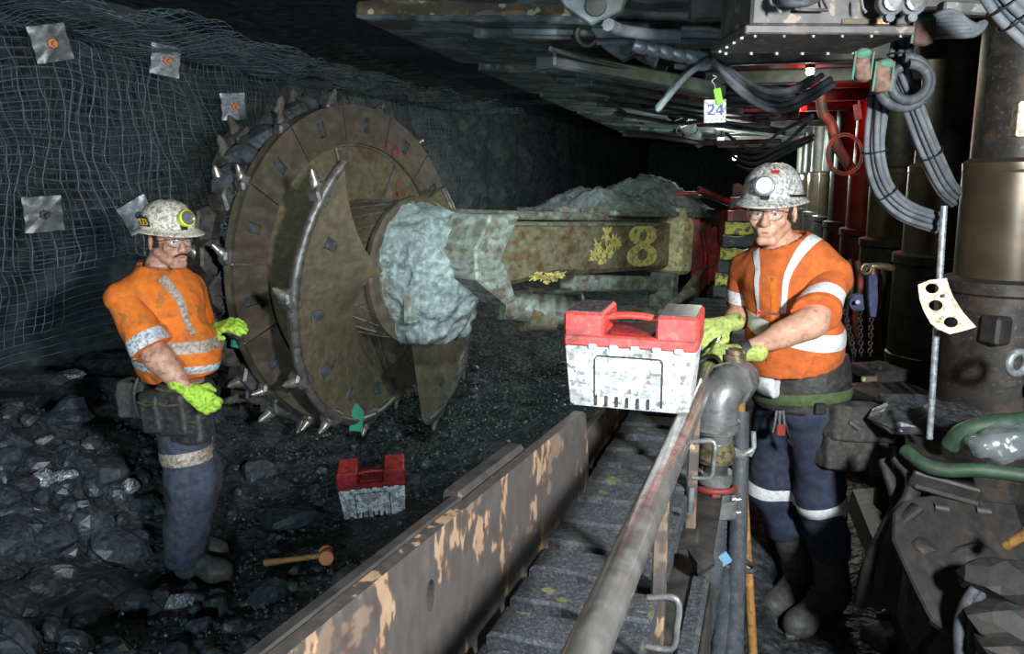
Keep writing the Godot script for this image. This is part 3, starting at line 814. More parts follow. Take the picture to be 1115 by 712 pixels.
# ragged thin flake of paint, one unit across
func fleck(x: Transform3D, r: RandomNumberGenerator) -> S:
	var poly := PackedVector2Array()
	for i in 22: poly.append(Vector2(cos(TAU * i / 22.0), sin(TAU * i / 22.0)) * r.randf_range(0.35, 1.0) * (0.6 + 0.4 * absf(sin(i * 0.9))))
	return S.new().prism(x, poly, 0.003)
func vane(t: Node3D, p0: float, p1: float, a0: float, a1: float, cut: float) -> void:
	var rows := []
	var band := []
	var n := 26
	for i in n + 1:
		var f := float(i) / n
		var c := deg_to_rad(lerpf(p0, p1, f))
		var a := lerpf(a0, a1, f)
		var row := []
		for j in 7:
			var r := lerpf(0.39, 0.93, j / 6.0)
			# the leading edge is cut back towards the hub
			var back := deg_to_rad(lerpf(26.0, -9.0, j / 6.0)) * maxf(0.0, 1.0 - f / 0.36) * cut
			row.append(dr(c + back, r, a + 0.05 * (j / 6.0)))
		rows.append(row)
		band.append(dr(c - deg_to_rad(9.0) * maxf(0.0, 1.0 - f / 0.36) * cut, 0.925, a + 0.045))
	var v := put("vane", S.new().slab(rows, DA, 0.045), mt.drum_steel, t)
	var rim := S.new().tube(band, 0.026, 8, true, false, 1.0, 1.0)
	put("vane_rim", rim, mt.pick_steel, v)
	var m := int((p1 - p0) / 24.0)
	for k in m:
		var f := (k + 0.35) / m
		var c := deg_to_rad(lerpf(p0, p1, f))
		var a := lerpf(a0, a1, f) + 0.02
		var up := Vector3.UP * cos(c) + DT * sin(c)
		var side := DT * cos(c) - Vector3.UP * sin(c)
		put("slot", S.new().box(Transform3D(Basis(side, up, DA), dr(c + 0.12, 0.77, a + 0.028 - 0.12 * (a0 - a1) / deg_to_rad(p1 - p0))), Vector3(0.055, 0.07, 0.012), 0.002), mt.slot_dark, v)
		pick(t, c - deg_to_rad(9.0) * maxf(0.0, 1.0 - f / 0.36) * cut, 0.93, a, 0.15, 0.95)
func pick(t: Node3D, c: float, r: float, a: float, lean: float, k: float) -> void:
	var up := Vector3.UP * cos(c) + DT * sin(c)
	var side := DT * cos(c) - Vector3.UP * sin(c)
	var b := Basis(side, up, DA)
	var p := dr(c, r, a)
	var s := S.new()
	s.prism(Transform3D(b, p), PackedVector2Array([Vector2(-0.065, -0.05) * k, Vector2(0.06, -0.05) * k, Vector2(0.055, 0.015) * k, Vector2(0.02, 0.05) * k, Vector2(-0.035, 0.055) * k, Vector2(-0.06, 0.02) * k]), 0.085 * k, 0.012)
	var h := put("pick_holder", s, mt.pick_steel, t)
	if k > 1.2: k *= 0.72
	var dir := (up * 0.8 - side * 0.55 + DA * lean).normalized()
	var o := p + up * (0.03 if k < 1.06 else 0.045) * k - side * 0.015 * k
	put("pick", S.new().tube([o, o + dir * 0.045 * k, o + dir * 0.05 * k, o + dir * 0.085 * k, o + dir * 0.105 * k], [0.03 * k, 0.028 * k, 0.022 * k, 0.018 * k, 0.006], 8), mt.pick_tip, h)

# ---- ranging arm and shearer body
func arm() -> void:
	var t := thing("shearer", "dust covered shearer with a yellow lettered ranging arm behind the toolbox", "mining machine", Vector3(0.9, 0, -6.0))
	var r2 := RandomNumberGenerator.new(); r2.seed = 8
	# planetary gear housing, caked in dust
	var fr := Transform3D(Basis(DT.cross(DA), DA, DT), DC)
	var q0 := P(533, 280, 4.52)
	var gf := Field.new()
	gf.k = 0.12; gf.noise = folds(77, 4.0); gf.amp = 0.035; gf.noise.fractal_type = FastNoiseLite.FRACTAL_RIDGED; gf.noise.fractal_octaves = 3
	gf.cap(DC + DA * 0.46, DC + DA * 0.6, 0.325, 0.29)
	gf.cap(DC + DA * 0.6, q0 + Vector3(-0.18, 0.0, -0.12), 0.27, 0.17)
	gf.cap(dr(0.3, 0.12, 0.42), dr(0.2, 0.1, 0.6), 0.28, 0.24)
	gf.brick(dr(PI, 0.2, 0.58), Basis(DA, Vector3.UP, DT), Vector3(0.14, 0.17, 0.2), 0.03)
	gf.keep.append(Plane(-DA, -(DC + DA * 0.49).dot(DA)))
	put("gear_housing", gf.mesh(0.012), mt.dust, t)
	put("housing_ring", S.new().lathe(fr, [Vector2(0.3, 0.49), Vector2(0.355, 0.49), Vector2(0.36, 0.52), Vector2(0.35, 0.545), Vector2(0.3, 0.55)], 40), mt.dusty_steel, t)
	for k in 14: put("flange_bolt", S.new().lathe(Transform3D(fr.basis, dr(TAU * k / 14.0, 0.335, 0.545)), [Vector2(0.018, 0), Vector2(0.018, 0.016), Vector2(0, 0.018)], 6), mt.dusty_steel, t)
	put("cover_plate", S.new().box(Transform3D(along(DA), dr(2.2, 0.30, 0.66)), Vector3(0.16, 0.15, 0.05), 0.01), mt.dusty_steel, t)
	# chevron bracket where the arm joins
	var ad := (P(728, 272, 6.0) - P(533, 280, 4.5)).normalized()
	var an := ad.cross(Vector3.UP).normalized()     # towards the lens
	if an.z < 0.0: an = -an
	var ab := Basis(ad, an.cross(ad), an)
	var chev := PackedVector2Array([Vector2(-0.2, 0.24), Vector2(0.04, 0.245), Vector2(-0.1, 0.02), Vector2(0.03, -0.22), Vector2(-0.05, -0.25), Vector2(-0.3, -0.1), Vector2(-0.32, 0.06)])
	put("chevron_bracket", S.new().prism(Transform3D(ab, q0 + an * 0.04), chev, 0.3, 0.012), mt.dusty_steel, t)
	# the arm itself: a deep box beam whose belly rises
	var L := P(533, 280, 4.5).distance_to(P(728, 272, 6.0))
	var prof := PackedVector2Array([Vector2(-0.08, 0.0), Vector2(0.02, -0.19), Vector2(L * 0.3, -0.12), Vector2(L * 0.45, -0.135), Vector2(L, -0.14), Vector2(L, 0.205), Vector2(L * 0.5, 0.205), Vector2(L * 0.3, 0.20), Vector2(0.02, 0.2)])
	var o := P(533, 280, 4.5)
	var beam := put("ranging_arm", S.new().prism(Transform3D(ab, o - an * 0.16), prof, 0.36, 0.03), mt.arm_paint, t)
	put("arm_flange", S.new().box(Transform3D(ab, o + ad * L * 0.5 + ab.y * 0.185 + an * 0.0), Vector3(L * 0.96, 0.02, 0.06), 0.006), mt.dusty_steel, beam)
	# flaked lettering on the arm's flank
	var tm := TextMesh.new()
	tm.text = "8"; tm.font_size = 64; tm.pixel_size = 0.0056; tm.depth = 0.006
	var sf := SystemFont.new(); sf.font_names = PackedStringArray(["Droid Sans"]); sf.font_weight = 800
	tm.font = sf
	var l8 := put("painted_mark", tm, mt.yellow_paint, beam, true)
	l8.transform = whole(beam).affine_inverse() * Transform3D(Basis(ab.x * 2.3, ab.y * 1.12, ab.z), o + ad * L * 0.8 + ab.y * 0.03 + an * 0.022)
	for k in 16:
		var low := k >= 7
		var fb := Basis(ad * r2.randf_range(0.05, 0.1), ab.y * (r2.randf_range(0.02, 0.05) if low else r2.randf_range(0.05, 0.11)), an).rotated(an, r2.randf_range(-0.6, 0.6))
		var fp := o + an * 0.021 + (ad * (L * 0.2 + (k - 7) * 0.03) + ab.y * (-0.13 + 0.012 * r2.randfn()) if low else ad * (L * 0.5 + k * 0.045) + ab.y * (0.03 + 0.03 * r2.randfn()))
		put("paint_fleck", fleck(Transform3D(fb, fp - an * 0.0005), r2), mt.yellow_paint, beam)
	put("arm_deck", S.new().box(Transform3D(ab, o + ad * L * 0.52 + ab.y * 0.235 - an * 0.22), Vector3(L * 0.95, 0.05, 0.42), 0.01), mt.dusty_steel, t)
	for k in 4: put("deck_block", S.new().box(Transform3D(ab, o + ad * L * (0.42 + 0.15 * k) + ab.y * 0.26 - an * 0.1), Vector3(0.16, 0.07, 0.1), 0.01), mt.dusty_steel, t)
	# cream end block and the red linkages behind it
	var e := o + ad * (L + 0.07)
	put("end_block", S.new().box(Transform3D(ab, e + ab.y * 0.03 - an * 0.1), Vector3(0.2, 0.42, 0.44), 0.03), mt.cream_block, t)
	put("end_cap", S.new().box(Transform3D(ab, e + ab.y * 0.22 - an * 0.1), Vector3(0.14, 0.18, 0.34), 0.02), mt.cream_block, t)
	for k in 5:
		var a0 := P(752 + k * 6, 235 + k * 3, 6.2)
		var a1 := P(757 + k * 6, 318 - k * 4, 6.2)
		put("red_link", S.new().box(Transform3D(stand(a1 - a0), (a0 + a1) * 0.5), Vector3(0.035, a0.distance_to(a1), 0.06), 0.008), mt.red_steel, t)
	put("red_pipe", S.new().tube(curve([P(752, 300, 6.1), P(766, 297, 6.1), P(768, 275, 6.1), P(764, 250, 6.2)], 4), 0.018, 8), mt.red_steel, t)
	put("rear_frame", S.new().box(at(P(770, 275, 6.6), ab), Vector3(0.5, 0.7, 0.5), 0.03), mt.dark_steel, t)
	# lower rams and brackets
	put("lift_ram", S.new().tube([P(545, 332, 5.1), P(628, 335, 5.3), P(632, 335, 5.3)], [0.1, 0.13, 0.13], 16), mt.dusty_steel, t)
	put("ram_barrel", S.new().tube([P(570, 336, 5.2), P(600, 337, 5.28)], 0.15, 20), mt.arm_paint, t)
	put("lower_beam", S.new().box(Transform3D(along(P(715, 312, 6.0) - P(620, 310, 5.3)), P(668, 308, 5.6)), Vector3(0.14, 0.11, 1.0), 0.015), mt.dusty_steel, t)
	put("lower_step", S.new().box(at(P(690, 340, 5.4), ab), Vector3(0.45, 0.05, 0.3), 0.01), mt.dusty_steel, t)
	put("lower_strut", S.new().box(at(P(722, 322, 5.9), ab), Vector3(0.1, 0.34, 0.2), 0.015), mt.dusty_steel, t)
	put("side_beam", S.new().box(Transform3D(along(P(775, 285, 6.6) - P(735, 340, 5.0)), P(757, 312, 5.7)), Vector3(0.05, 0.16, 1.5), 0.01), mt.arm_paint, t)
	put("foot_lever", S.new().tube([P(720, 340, 4.6), P(745, 322, 5.0), P(752, 318, 5.1)], [0.02, 0.035, 0.035], 8), mt.dusty_steel, t)
	# cowl deck with plates lying on it
	var dk := P(690, 232, 6.3)
	put("top_deck", S.new().box(at(dk, ab), Vector3(1.8, 0.04, 0.86), 0.008), mt.dusty_steel, t)
	for q in [[745, 212, 6.5, 0.5, 0.02], [700, 238, 6.1, 0.9, 0.01]]:
		put("loose_plate", S.new().box(at(P(q[0], q[1], q[2]), ab.rotated(ab.x, 0.1)), Vector3(q[3], 0.025, 0.3), 0.006), mt.dusty_steel, t)
	put("red_edge", S.new().box(Transform3D(along(P(795, 222, 6.4) - P(760, 207, 6.4)), P(778, 214, 6.4)), Vector3(0.1, 0.05, 0.3), 0.01), mt.red_steel, t)
	put("red_edge", S.new().box(Transform3D(along(P(752, 210, 6.2) - P(715, 211, 6.2)), P(738, 211, 6.25)), Vector3(0.12, 0.03, 0.3), 0.008), mt.red_steel, t)
	# spilled fines heaped on the deck
	var heap := grid(40, 24, func(i: int, j: int) -> Vector3:
		var fx := i / 40.0 * 2.0 - 1.0
		var fz := j / 24.0 * 2.0 - 1.0
		var h := maxf(0.0, 1.0 - pow(absf(fx), 4.0)) * maxf(0.0, 1.0 - fz * fz) * (0.21 + 0.07 * sin(fx * 5.0 + 0.6))
		h += 0.05 * hn.get_noise_2d(fx * 300.0, fz * 200.0) * minf(1.0, h * 12.0) + 0.03 * hn.get_noise_2d(fx * 900.0, fz * 600.0) * minf(1.0, h * 12.0)
		return dk + ab.x * fx * 0.86 + ab.z * (-fz * 0.42) + ab.y * (0.015 + h) + ab.x * 0.02)
	tag(put("coal_fines", heap, mt.dust), "pale grey heap of fines piled on the shearer's top deck", "dust heap", "", "stuff")

# ---- smooth bodies: distance fields of tapered capsules and ellipsoids, meshed as surface nets
class Field:
	var k := 0.03            # blending radius
	var pa: Array[Vector3] = []
	var pb: Array[Vector3] = []
	var ra := PackedFloat32Array()
	var rb := PackedFloat32Array()
	var kind := PackedInt32Array()
	var inv: Array[Basis] = []
	var rad: Array[Vector3] = []
	var keep: Array[Plane] = []      # only the side below each plane stays
	var cutters: Array = []          # [centre, radius]: carved away
	var within: Array = []           # [a, b, ra, rb]: only what lies inside stays
	var grow := 0.0
	var noise: FastNoiseLite = null
	var amp := 0.0
	func cap(a: Vector3, b: Vector3, r0: float, r1 := -1.0) -> Field:
		kind.append(0); pa.append(a); pb.append(b); ra.append(r0); rb.append(r0 if r1 < 0.0 else r1)
		inv.append(Basis()); rad.append(Vector3.ONE)
		return self
	func ell(c: Vector3, b: Basis, r: Vector3) -> Field:
		kind.append(1); pa.append(c); pb.append(c); ra.append(maxf(r.x, maxf(r.y, r.z))); rb.append(0.0)
		inv.append(b.transposed()); rad.append(r)
		return self
	func brick(c: Vector3, b: Basis, h: Vector3, r: float) -> Field:
		kind.append(2); pa.append(c); pb.append(c); ra.append(h.length()); rb.append(r)
		inv.append(b.transposed()); rad.append(h)
		return self
	# first way out of the body along dir, from a point inside it
	func out(p: Vector3, dir: Vector3) -> Vector3:
		var all := PackedInt32Array()
		for i in pa.size(): all.append(i)
		for i in 80:
			var d := val(p, all)
			if d > -0.0005: break
			p += dir * maxf(-d * 0.7, 0.0012)
		return p
	func chain(p: Array, r: Array) -> Field:
		for i in p.size() - 1: cap(p[i], p[i + 1], r[i], r[i + 1])
		return self
	func one(i: int, p: Vector3) -> float:
		if kind[i] == 0:
			var ab := pb[i] - pa[i]
			var t := clampf((p - pa[i]).dot(ab) / maxf(ab.length_squared(), 1e-9), 0.0, 1.0)
			return p.distance_to(pa[i] + ab * t) - lerpf(ra[i], rb[i], t)
		var q: Vector3 = inv[i] * (p - pa[i])
		var r := rad[i]
		if kind[i] == 2:
			q = q.abs() - r + Vector3.ONE * rb[i]
			return q.max(Vector3.ZERO).length() + minf(maxf(q.x, maxf(q.y, q.z)), 0.0) - rb[i]
		var k0 := (q / r).length()
		if k0 < 1e-5: return -minf(r.x, minf(r.y, r.z))
		var k1 := (q / (r * r)).length()
		return k0 * (k0 - 1.0) / k1
	func val(p: Vector3, ids: PackedInt32Array) -> float:
		var d := 1e3
		for i in ids:
			var e := one(i, p)
			var h := maxf(k - absf(d - e), 0.0) / k
			d = minf(d, e) - h * h * k * 0.25
		d -= grow
		if amp > 0.0: d -= amp * noise.get_noise_3dv(p)
		for c in cutters: d = maxf(d, c[1] - p.distance_to(c[0]))
		for w in within:
			var ab: Vector3 = w[1] - w[0]
			var t := clampf((p - w[0]).dot(ab) / ab.length_squared(), 0.0, 1.0)
			d = maxf(d, p.distance_to(w[0] + ab * t) - lerpf(w[2], w[3], t))
		for pl in keep: d = maxf(d, pl.distance_to(p))
		return d
	func mesh(cell: float, st: SurfaceTool = null) -> ArrayMesh:
		var lo := Vector3.ONE * 1e9
		var hi := -lo
		for i in pa.size():
			var r := maxf(ra[i], rb[i] if kind[i] == 0 else 0.0)
			var e := Vector3.ONE * r
			lo = lo.min(pa[i] - e).min(pb[i] - e); hi = hi.max(pa[i] + e).max(pb[i] + e)
		var pad := grow + amp + cell * 2.0 + k * 0.3
		lo -= Vector3.ONE * pad; hi += Vector3.ONE * pad
		for w in within:
			var wr := Vector3.ONE * (maxf(w[2], w[3]) + cell * 2.0)
			lo = lo.max((w[0] as Vector3).min(w[1]) - wr); hi = hi.min((w[0] as Vector3).max(w[1]) + wr)
		var B := 5
		var nb := Vector3i(((hi - lo) / (cell * B)).ceil())
		var n := nb * B + Vector3i.ONE
		var sy := n.x
		var sz := n.x * n.y
		var f := PackedFloat32Array(); f.resize(n.x * n.y * n.z); f.fill(1e3)
		var cells := PackedInt32Array()
		var br := cell * B * 0.5 * 1.7321
		var all := PackedInt32Array()
		for i in pa.size(): all.append(i)
		for bz in nb.z:
			for by in nb.y:
				for bx in nb.x:
					var c := lo + (Vector3(bx, by, bz) + Vector3.ONE * 0.5) * cell * B
					var dm := 1e3
					var ds := PackedFloat32Array()
					for i in all:
						var e := one(i, c)
						ds.append(e); dm = minf(dm, e)
					if dm - k * 0.6 - grow - amp > br: continue
					var ids := PackedInt32Array()
					for i in all:
						if ds[i] < dm + 2.0 * br + k: ids.append(i)
					var full := val(c, ids)
					if absf(full) > br * 1.25 + amp * 2.0 + k * 0.3: continue
					for z in B + 1:
						for y in B + 1:
							for x in B + 1:
								var gi := (bx * B + x) + (by * B + y) * sy + (bz * B + z) * sz
								if f[gi] > 900.0: f[gi] = val(lo + Vector3(bx * B + x, by * B + y, bz * B + z) * cell, ids)
								if x < B and y < B and z < B: cells.append(gi)
		var vid := {}
		var verts := PackedVector3Array()
		var off := PackedInt32Array([0, 1, sy, sy + 1, sz, sz + 1, sz + sy, sz + sy + 1])
		var ev := PackedInt32Array([0, 1, 2, 3, 4, 5, 6, 7, 0, 2, 1, 3, 4, 6, 5, 7, 0, 4, 1, 5, 2, 6, 3, 7])
		var cp := [Vector3(0, 0, 0), Vector3(1, 0, 0), Vector3(0, 1, 0), Vector3(1, 1, 0), Vector3(0, 0, 1), Vector3(1, 0, 1), Vector3(0, 1, 1), Vector3(1, 1, 1)]
		for gi in cells:
			var neg := 0
			for o in 8:
				if f[gi + off[o]] < 0.0: neg += 1
			if neg == 0 or neg == 8: continue
			var s := Vector3.ZERO
			var m := 0
			for e in 12:
				var a := f[gi + off[ev[e * 2]]]
				var b := f[gi + off[ev[e * 2 + 1]]]
				if (a < 0.0) != (b < 0.0):
					s += cp[ev[e * 2]].lerp(cp[ev[e * 2 + 1]], a / (a - b)); m += 1
			vid[gi] = verts.size()
			var gx := gi % sy
			var gy := (gi / sy) % n.y
			var gz := gi / sz
			verts.append(lo + (Vector3(gx, gy, gz) + s / m) * cell)
		var idx := PackedInt32Array()
		for gi in vid:
			var a := f[gi]
			for ax in 3:
				var step: int = [1, sy, sz][ax]
				var b := f[gi + step]
				if (a < 0.0) == (b < 0.0): continue
				var u: int = [sy, sz, 1][ax]
				var w: int = [sz, 1, sy][ax]
				if not (vid.has(gi - u) and vid.has(gi - w) and vid.has(gi - u - w)): continue
				var q := [vid[gi], vid[gi - u], vid[gi - u - w], vid[gi - w]]
				if a < 0.0: idx.append_array(PackedInt32Array([q[0], q[2], q[1], q[0], q[3], q[2]]))
				else: idx.append_array(PackedInt32Array([q[0], q[1], q[2], q[0], q[2], q[3]]))
		var nr := PackedVector3Array(); nr.resize(verts.size())
		for i in range(0, idx.size(), 3):
			var fn := (verts[idx[i + 2]] - verts[idx[i]]).cross(verts[idx[i + 1]] - verts[idx[i]])
			nr[idx[i]] += fn; nr[idx[i + 1]] += fn; nr[idx[i + 2]] += fn
		for i in nr.size(): nr[i] = nr[i].normalized()
		var arr := []
		arr.resize(Mesh.ARRAY_MAX)
		arr[Mesh.ARRAY_VERTEX] = verts; arr[Mesh.ARRAY_NORMAL] = nr; arr[Mesh.ARRAY_INDEX] = idx
		var am := ArrayMesh.new()
		if verts.size() > 0: am.add_surface_from_arrays(Mesh.PRIMITIVE_TRIANGLES, arr)
		return am
func joined(list: Array) -> ArrayMesh:
	var st := SurfaceTool.new()
	for m in list: st.append_from(m, 0, Transform3D())
	return st.commit()
func folds(sd: int, freq: float) -> FastNoiseLite:
	var n := FastNoiseLite.new()
	n.seed = sd; n.frequency = freq; n.fractal_octaves = 2
	return n

# ---- the two miners
func head_field(c: Vector3, b: Basis, neck: Vector3) -> Field:
	var f := Field.new()
	f.k = 0.014
	var L := func(x: float, y: float, z: float) -> Vector3: return c + b * Vector3(x, y, z)
	f.ell(L.call(0, 0.032, -0.014), b, Vector3(0.076, 0.088, 0.097))
	f.ell(L.call(0, -0.028, 0.028), b, Vector3(0.058, 0.08, 0.062))
	f.cap(L.call(-0.018, -0.097, 0.066), L.call(0.018, -0.097, 0.066), 0.019)
	for s in [-1.0, 1.0]:
		f.cap(L.call(s * 0.052, -0.05, -0.005), L.call(s * 0.02, -0.099, 0.056), 0.019, 0.017)
		f.ell(L.call(s * 0.041, -0.024, 0.064), b, Vector3(0.024, 0.026, 0.022))
		f.ell(L.call(s * 0.081, -0.006, -0.012), b.rotated(b.y, s * 0.35), Vector3(0.009, 0.033, 0.02))
		f.ell(L.call(s * 0.011, -0.036, 0.103), b, Vector3(0.009, 0.008, 0.011))
		f.cap(L.call(s * 0.012, 0.021, 0.086), L.call(s * 0.047, 0.019, 0.07), 0.012, 0.009)
		f.cutters.append([L.call(s * 0.031, 0.0, 0.108), 0.021])
	f.cap(L.call(0, 0.008, 0.091), L.call(0, -0.03, 0.113), 0.008, 0.0125)
	f.cap(L.call(-0.022, -0.061, 0.083), L.call(0.022, -0.061, 0.083), 0.010)
	f.cap(L.call(-0.016, -0.074, 0.083), L.call(0.016, -0.074, 0.083), 0.009)
	f.cap(L.call(0, -0.05, -0.03), neck, 0.058, 0.066)
	return f
func head_gear(t: Node3D, body: Node3D, c: Vector3, b: Basis, shell: Material, right_man: bool) -> void:
	var X := Transform3D(b, c)
	for s in [-1.0, 1.0]:
		var e := X * Vector3(s * 0.031, 0.001, 0.0775)
		put("eye", S.new().lathe(at(e + b * Vector3(0, -0.0125, 0), b), [Vector2(0.0, 0.0), Vector2(0.009, 0.003), Vector2(0.0125, 0.0125), Vector2(0.009, 0.022), Vector2(0.0, 0.025)], 14, true), mt.eye_white, body)
		put("iris", S.new().lathe(Transform3D(stand(b.z), e + b.z * 0.0095), [Vector2(0.0, 0.0), Vector2(0.006, 0.001), Vector2(0.0045, 0.0035), Vector2(0.0, 0.0036)], 12), mt.eye_dark, body)
		put("eyelid", S.new().tube(curve([X * Vector3(s * 0.017, 0.003, 0.086), X * Vector3(s * 0.031, 0.009, 0.0905), X * Vector3(s * 0.047, 0.002, 0.081)], 4), 0.0035, 6), mt.skin_dirty, body)
		put("eyebrow", S.new().tube(curve([X * Vector3(s * 0.014, 0.024, 0.098), X * Vector3(s * 0.033, 0.03, 0.092), X * Vector3(s * 0.053, 0.023, 0.076)], 4), [0.003, 0.004, 0.004, 0.005, 0.005, 0.004, 0.004, 0.003, 0.002], 6), mt.hair, body)
	put("lips", S.new().tube(curve([X * Vector3(-0.028, -0.065, 0.083), X * Vector3(-0.012, -0.067, 0.0915), X * Vector3(0, -0.067, 0.0925), X * Vector3(0.012, -0.067, 0.0915), X * Vector3(0.028, -0.065, 0.083)], 3), 0.0042, 6), mt.lip, body)
	if not right_man:
		put("moustache", S.new().tube(curve([X * Vector3(-0.03, -0.063, 0.087), X * Vector3(-0.013, -0.054, 0.097), X * Vector3(0, -0.053, 0.1), X * Vector3(0.013, -0.054, 0.097), X * Vector3(0.03, -0.063, 0.087)], 3), 0.0055, 6), mt.hair, body)
	# cropped hair under the rim
	var h := Field.new()
	h.k = 0.01
	h.ell(X * Vector3(0, 0.03, -0.02), b, Vector3(0.082, 0.092, 0.099))
	h.keep.append(Plane(b.z, (X * Vector3(0, 0, 0.028)).dot(b.z)))
	h.keep.append(Plane(-b.y, (X * Vector3(0, -0.03, 0)).dot(-b.y)))
	put("hair", h.mesh(0.006), mt.hair, t)
	# safety glasses
	var g := put("glasses", S.new().tube(curve([X * Vector3(-0.078, 0.008, 0.0), X * Vector3(-0.073, 0.006, 0.055), X * Vector3(-0.06, 0.012, 0.088), X * Vector3(-0.03, 0.014, 0.107), X * Vector3(0, 0.01, 0.112), X * Vector3(0.03, 0.014, 0.107), X * Vector3(0.06, 0.012, 0.088), X * Vector3(0.073, 0.006, 0.055), X * Vector3(0.078, 0.008, 0.0)], 4), 0.0016, 6), mt.eye_dark, t)
	for s in [-1.0, 1.0]:
		put("lens_rim", S.new().tube(curve([X * Vector3(s * 0.006, 0.008, 0.112), X * Vector3(s * 0.016, -0.014, 0.111), X * Vector3(s * 0.036, -0.02, 0.105), X * Vector3(s * 0.056, -0.012, 0.092), X * Vector3(s * 0.062, 0.008, 0.086)], 4), 0.001, 6), mt.eye_dark, g)
		var rows := []
		for i in 7:
			var f := i / 6.0
			var x := lerpf(0.007, 0.061, f)
			var z := 0.112 - 0.026 * f * f
			var low := -0.02 * sin(clampf(f * 1.05 + 0.1, 0, 1) * PI) - 0.002
			rows.append([X * Vector3(s * x, 0.012, z), X * Vector3(s * x, (0.012 + low) * 0.5, z + 0.002), X * Vector3(s * x, low, z)])
		put("lens", S.new().sheet(rows), mt.glass, g)
	# helmet: ribbed dome with a peak
	var prof := [[0.0, 0.152], [0.03, 0.151], [0.06, 0.143], [0.085, 0.125], [0.104, 0.098], [0.114, 0.068], [0.119, 0.04], [0.121, 0.03], [0.134, 0.022], [0.143, 0.016], [0.143, 0.012], [0.13, 0.016], [0.112, 0.026]]
	var rings := []
	for q in prof:
		var ring := []
		for j in 41:
			var a := TAU * j / 40.0
			var fr := maxf(0.0, cos(a))
			var r: float = q[0]
			var y: float = q[1]
			if r > 0.125: r += 0.03 * fr * fr; y -= 0.012 * fr * fr
			if y > 0.09 and r > 0.02: y += 0.004 * maxf(0.0, cos(sin(a) * r * 190.0))
			ring.append(X * Vector3(sin(a) * r * 0.93, y + 0.026, cos(a) * r * 1.08 - 0.006))
		rings.append(ring)
	var hm := put("helmet", S.new().sheet(rings), shell, t)
	var band := []
	for j in 40:
		var a := TAU * j / 40.0
		band.append(X * Vector3(sin(a) * 0.122 * 0.93, 0.062 + 0.006 * cos(a), cos(a) * 0.122 * 1.08 - 0.006))
	if right_man: put("cord", S.new().tube(band.slice(5, 22), 0.005, 6), mt.black, hm)
	# cap lamp
	var lp := X * Vector3(0.0 if right_man else 0.005, 0.098, 0.116)
	var ld := (b.z + b.y * 0.25).normalized()
	var lm := put("cap_lamp", S.new().lathe(Transform3D(stand(ld), lp), [Vector2(0.0, -0.012), Vector2(0.026, -0.012), Vector2(0.033, 0.004), Vector2(0.036, 0.02), Vector2(0.036, 0.034), Vector2(0.03, 0.038)], 20), mt.zinc if right_man else mt.lamp_yellow, hm)
	put("lamp_lens", S.new().lathe(Transform3D(stand(ld), lp), [Vector2(0.0, 0.03), Vector2(0.03, 0.03), Vector2(0.027, 0.04), Vector2(0.0, 0.044)], 18), mt.lens_dim if right_man else mt.chrome, lm)
	put("lamp_clip", S.new().box(Transform3D(b, X * Vector3(0, 0.068, 0.124)), Vector3(0.03, 0.03, 0.018), 0.004), mt.black, hm)
	if right_man:
		put("red_mark", S.new().box(Transform3D(b.rotated(b.x, -0.9), X * Vector3(0.022, 0.15, 0.083)), Vector3(0.03, 0.016, 0.008), 0.002), mt.red_print, hm)
	else:
		var sb := Basis(b.z, b.y, -b.x).rotated(b.y, 0.08)     # plate on the wearer's right side
		sb = Basis(b.z * 1.0, b.y, b.z.cross(b.y)).rotated(b.z, 0.28)
		var sp := X * Vector3(-0.112, 0.088, 0.005)
		put("number_plate", S.new().box(Transform3D(sb, sp), Vector3(0.075, 0.042, 0.006), 0.002), mt.black, hm)
		var tm := TextMesh.new()
		tm.text = "173"; tm.font_size = 32; tm.pixel_size = 0.0013; tm.depth = 0.003
		var sf := SystemFont.new(); sf.font_names = PackedStringArray(["Droid Sans"]); sf.font_weight = 800
		tm.font = sf
		var o := put("number", tm, mt.number_yellow, hm, true)
		var out := sb.z if sb.z.dot(-b.x) > 0.0 else -sb.z
		o.transform = whole(hm).affine_inverse() * Transform3D(Basis(b.z, sb.y, out) if b.z.cross(sb.y).dot(out) > 0 else Basis(b.z, sb.y, -out), sp + out * 0.0032)
func hand_field(w: Vector3, dir: Vector3, back: Vector3, thumb: Vector3, curl: float) -> Field:
	var f := Field.new()
	f.k = 0.011
	dir = dir.normalized()
	back = (back - dir * back.dot(dir)).normalized()
	var side := dir.cross(back).normalized()
	if side.dot(thumb) < 0.0: side = -side
	f.cap(w - dir * 0.06, w, 0.036, 0.03)
	for i in 4:
		var base := w + dir * (0.09 - 0.004 * absf(i - 1.2)) + side * (0.033 - 0.022 * i)
		f.cap(w + dir * 0.01 + side * (0.018 - 0.012 * i), base, 0.02, 0.0145)
		var p := base
		var ang := 0.0
		var k: float = [0.95, 1.06, 1.0, 0.8][i]
		for j in 3:
			ang += curl * [0.62, 1.0, 0.75][j] * (1.0 + 0.06 * i)
			var q: Vector3 = p + (dir * cos(ang) - back * sin(ang)) * [0.045, 0.029, 0.023][j] * k
			f.cap(p, q, [0.0125, 0.0118, 0.011][j], [0.0118, 0.011, 0.0095][j])
			p = q
	var t0 := w + dir * 0.022 + side * 0.024 - back * 0.008
	var t1 := t0 + (dir * 0.6 + side * 0.7 - back * 0.35 * curl).normalized() * 0.046
	var t2 := t1 + (dir * 0.85 + side * (0.35 - 0.4 * curl) - back * 0.55 * curl).normalized() * 0.034
	f.cap(t0, t1, 0.017, 0.0135); f.cap(t1, t2, 0.0135, 0.011)
	return f
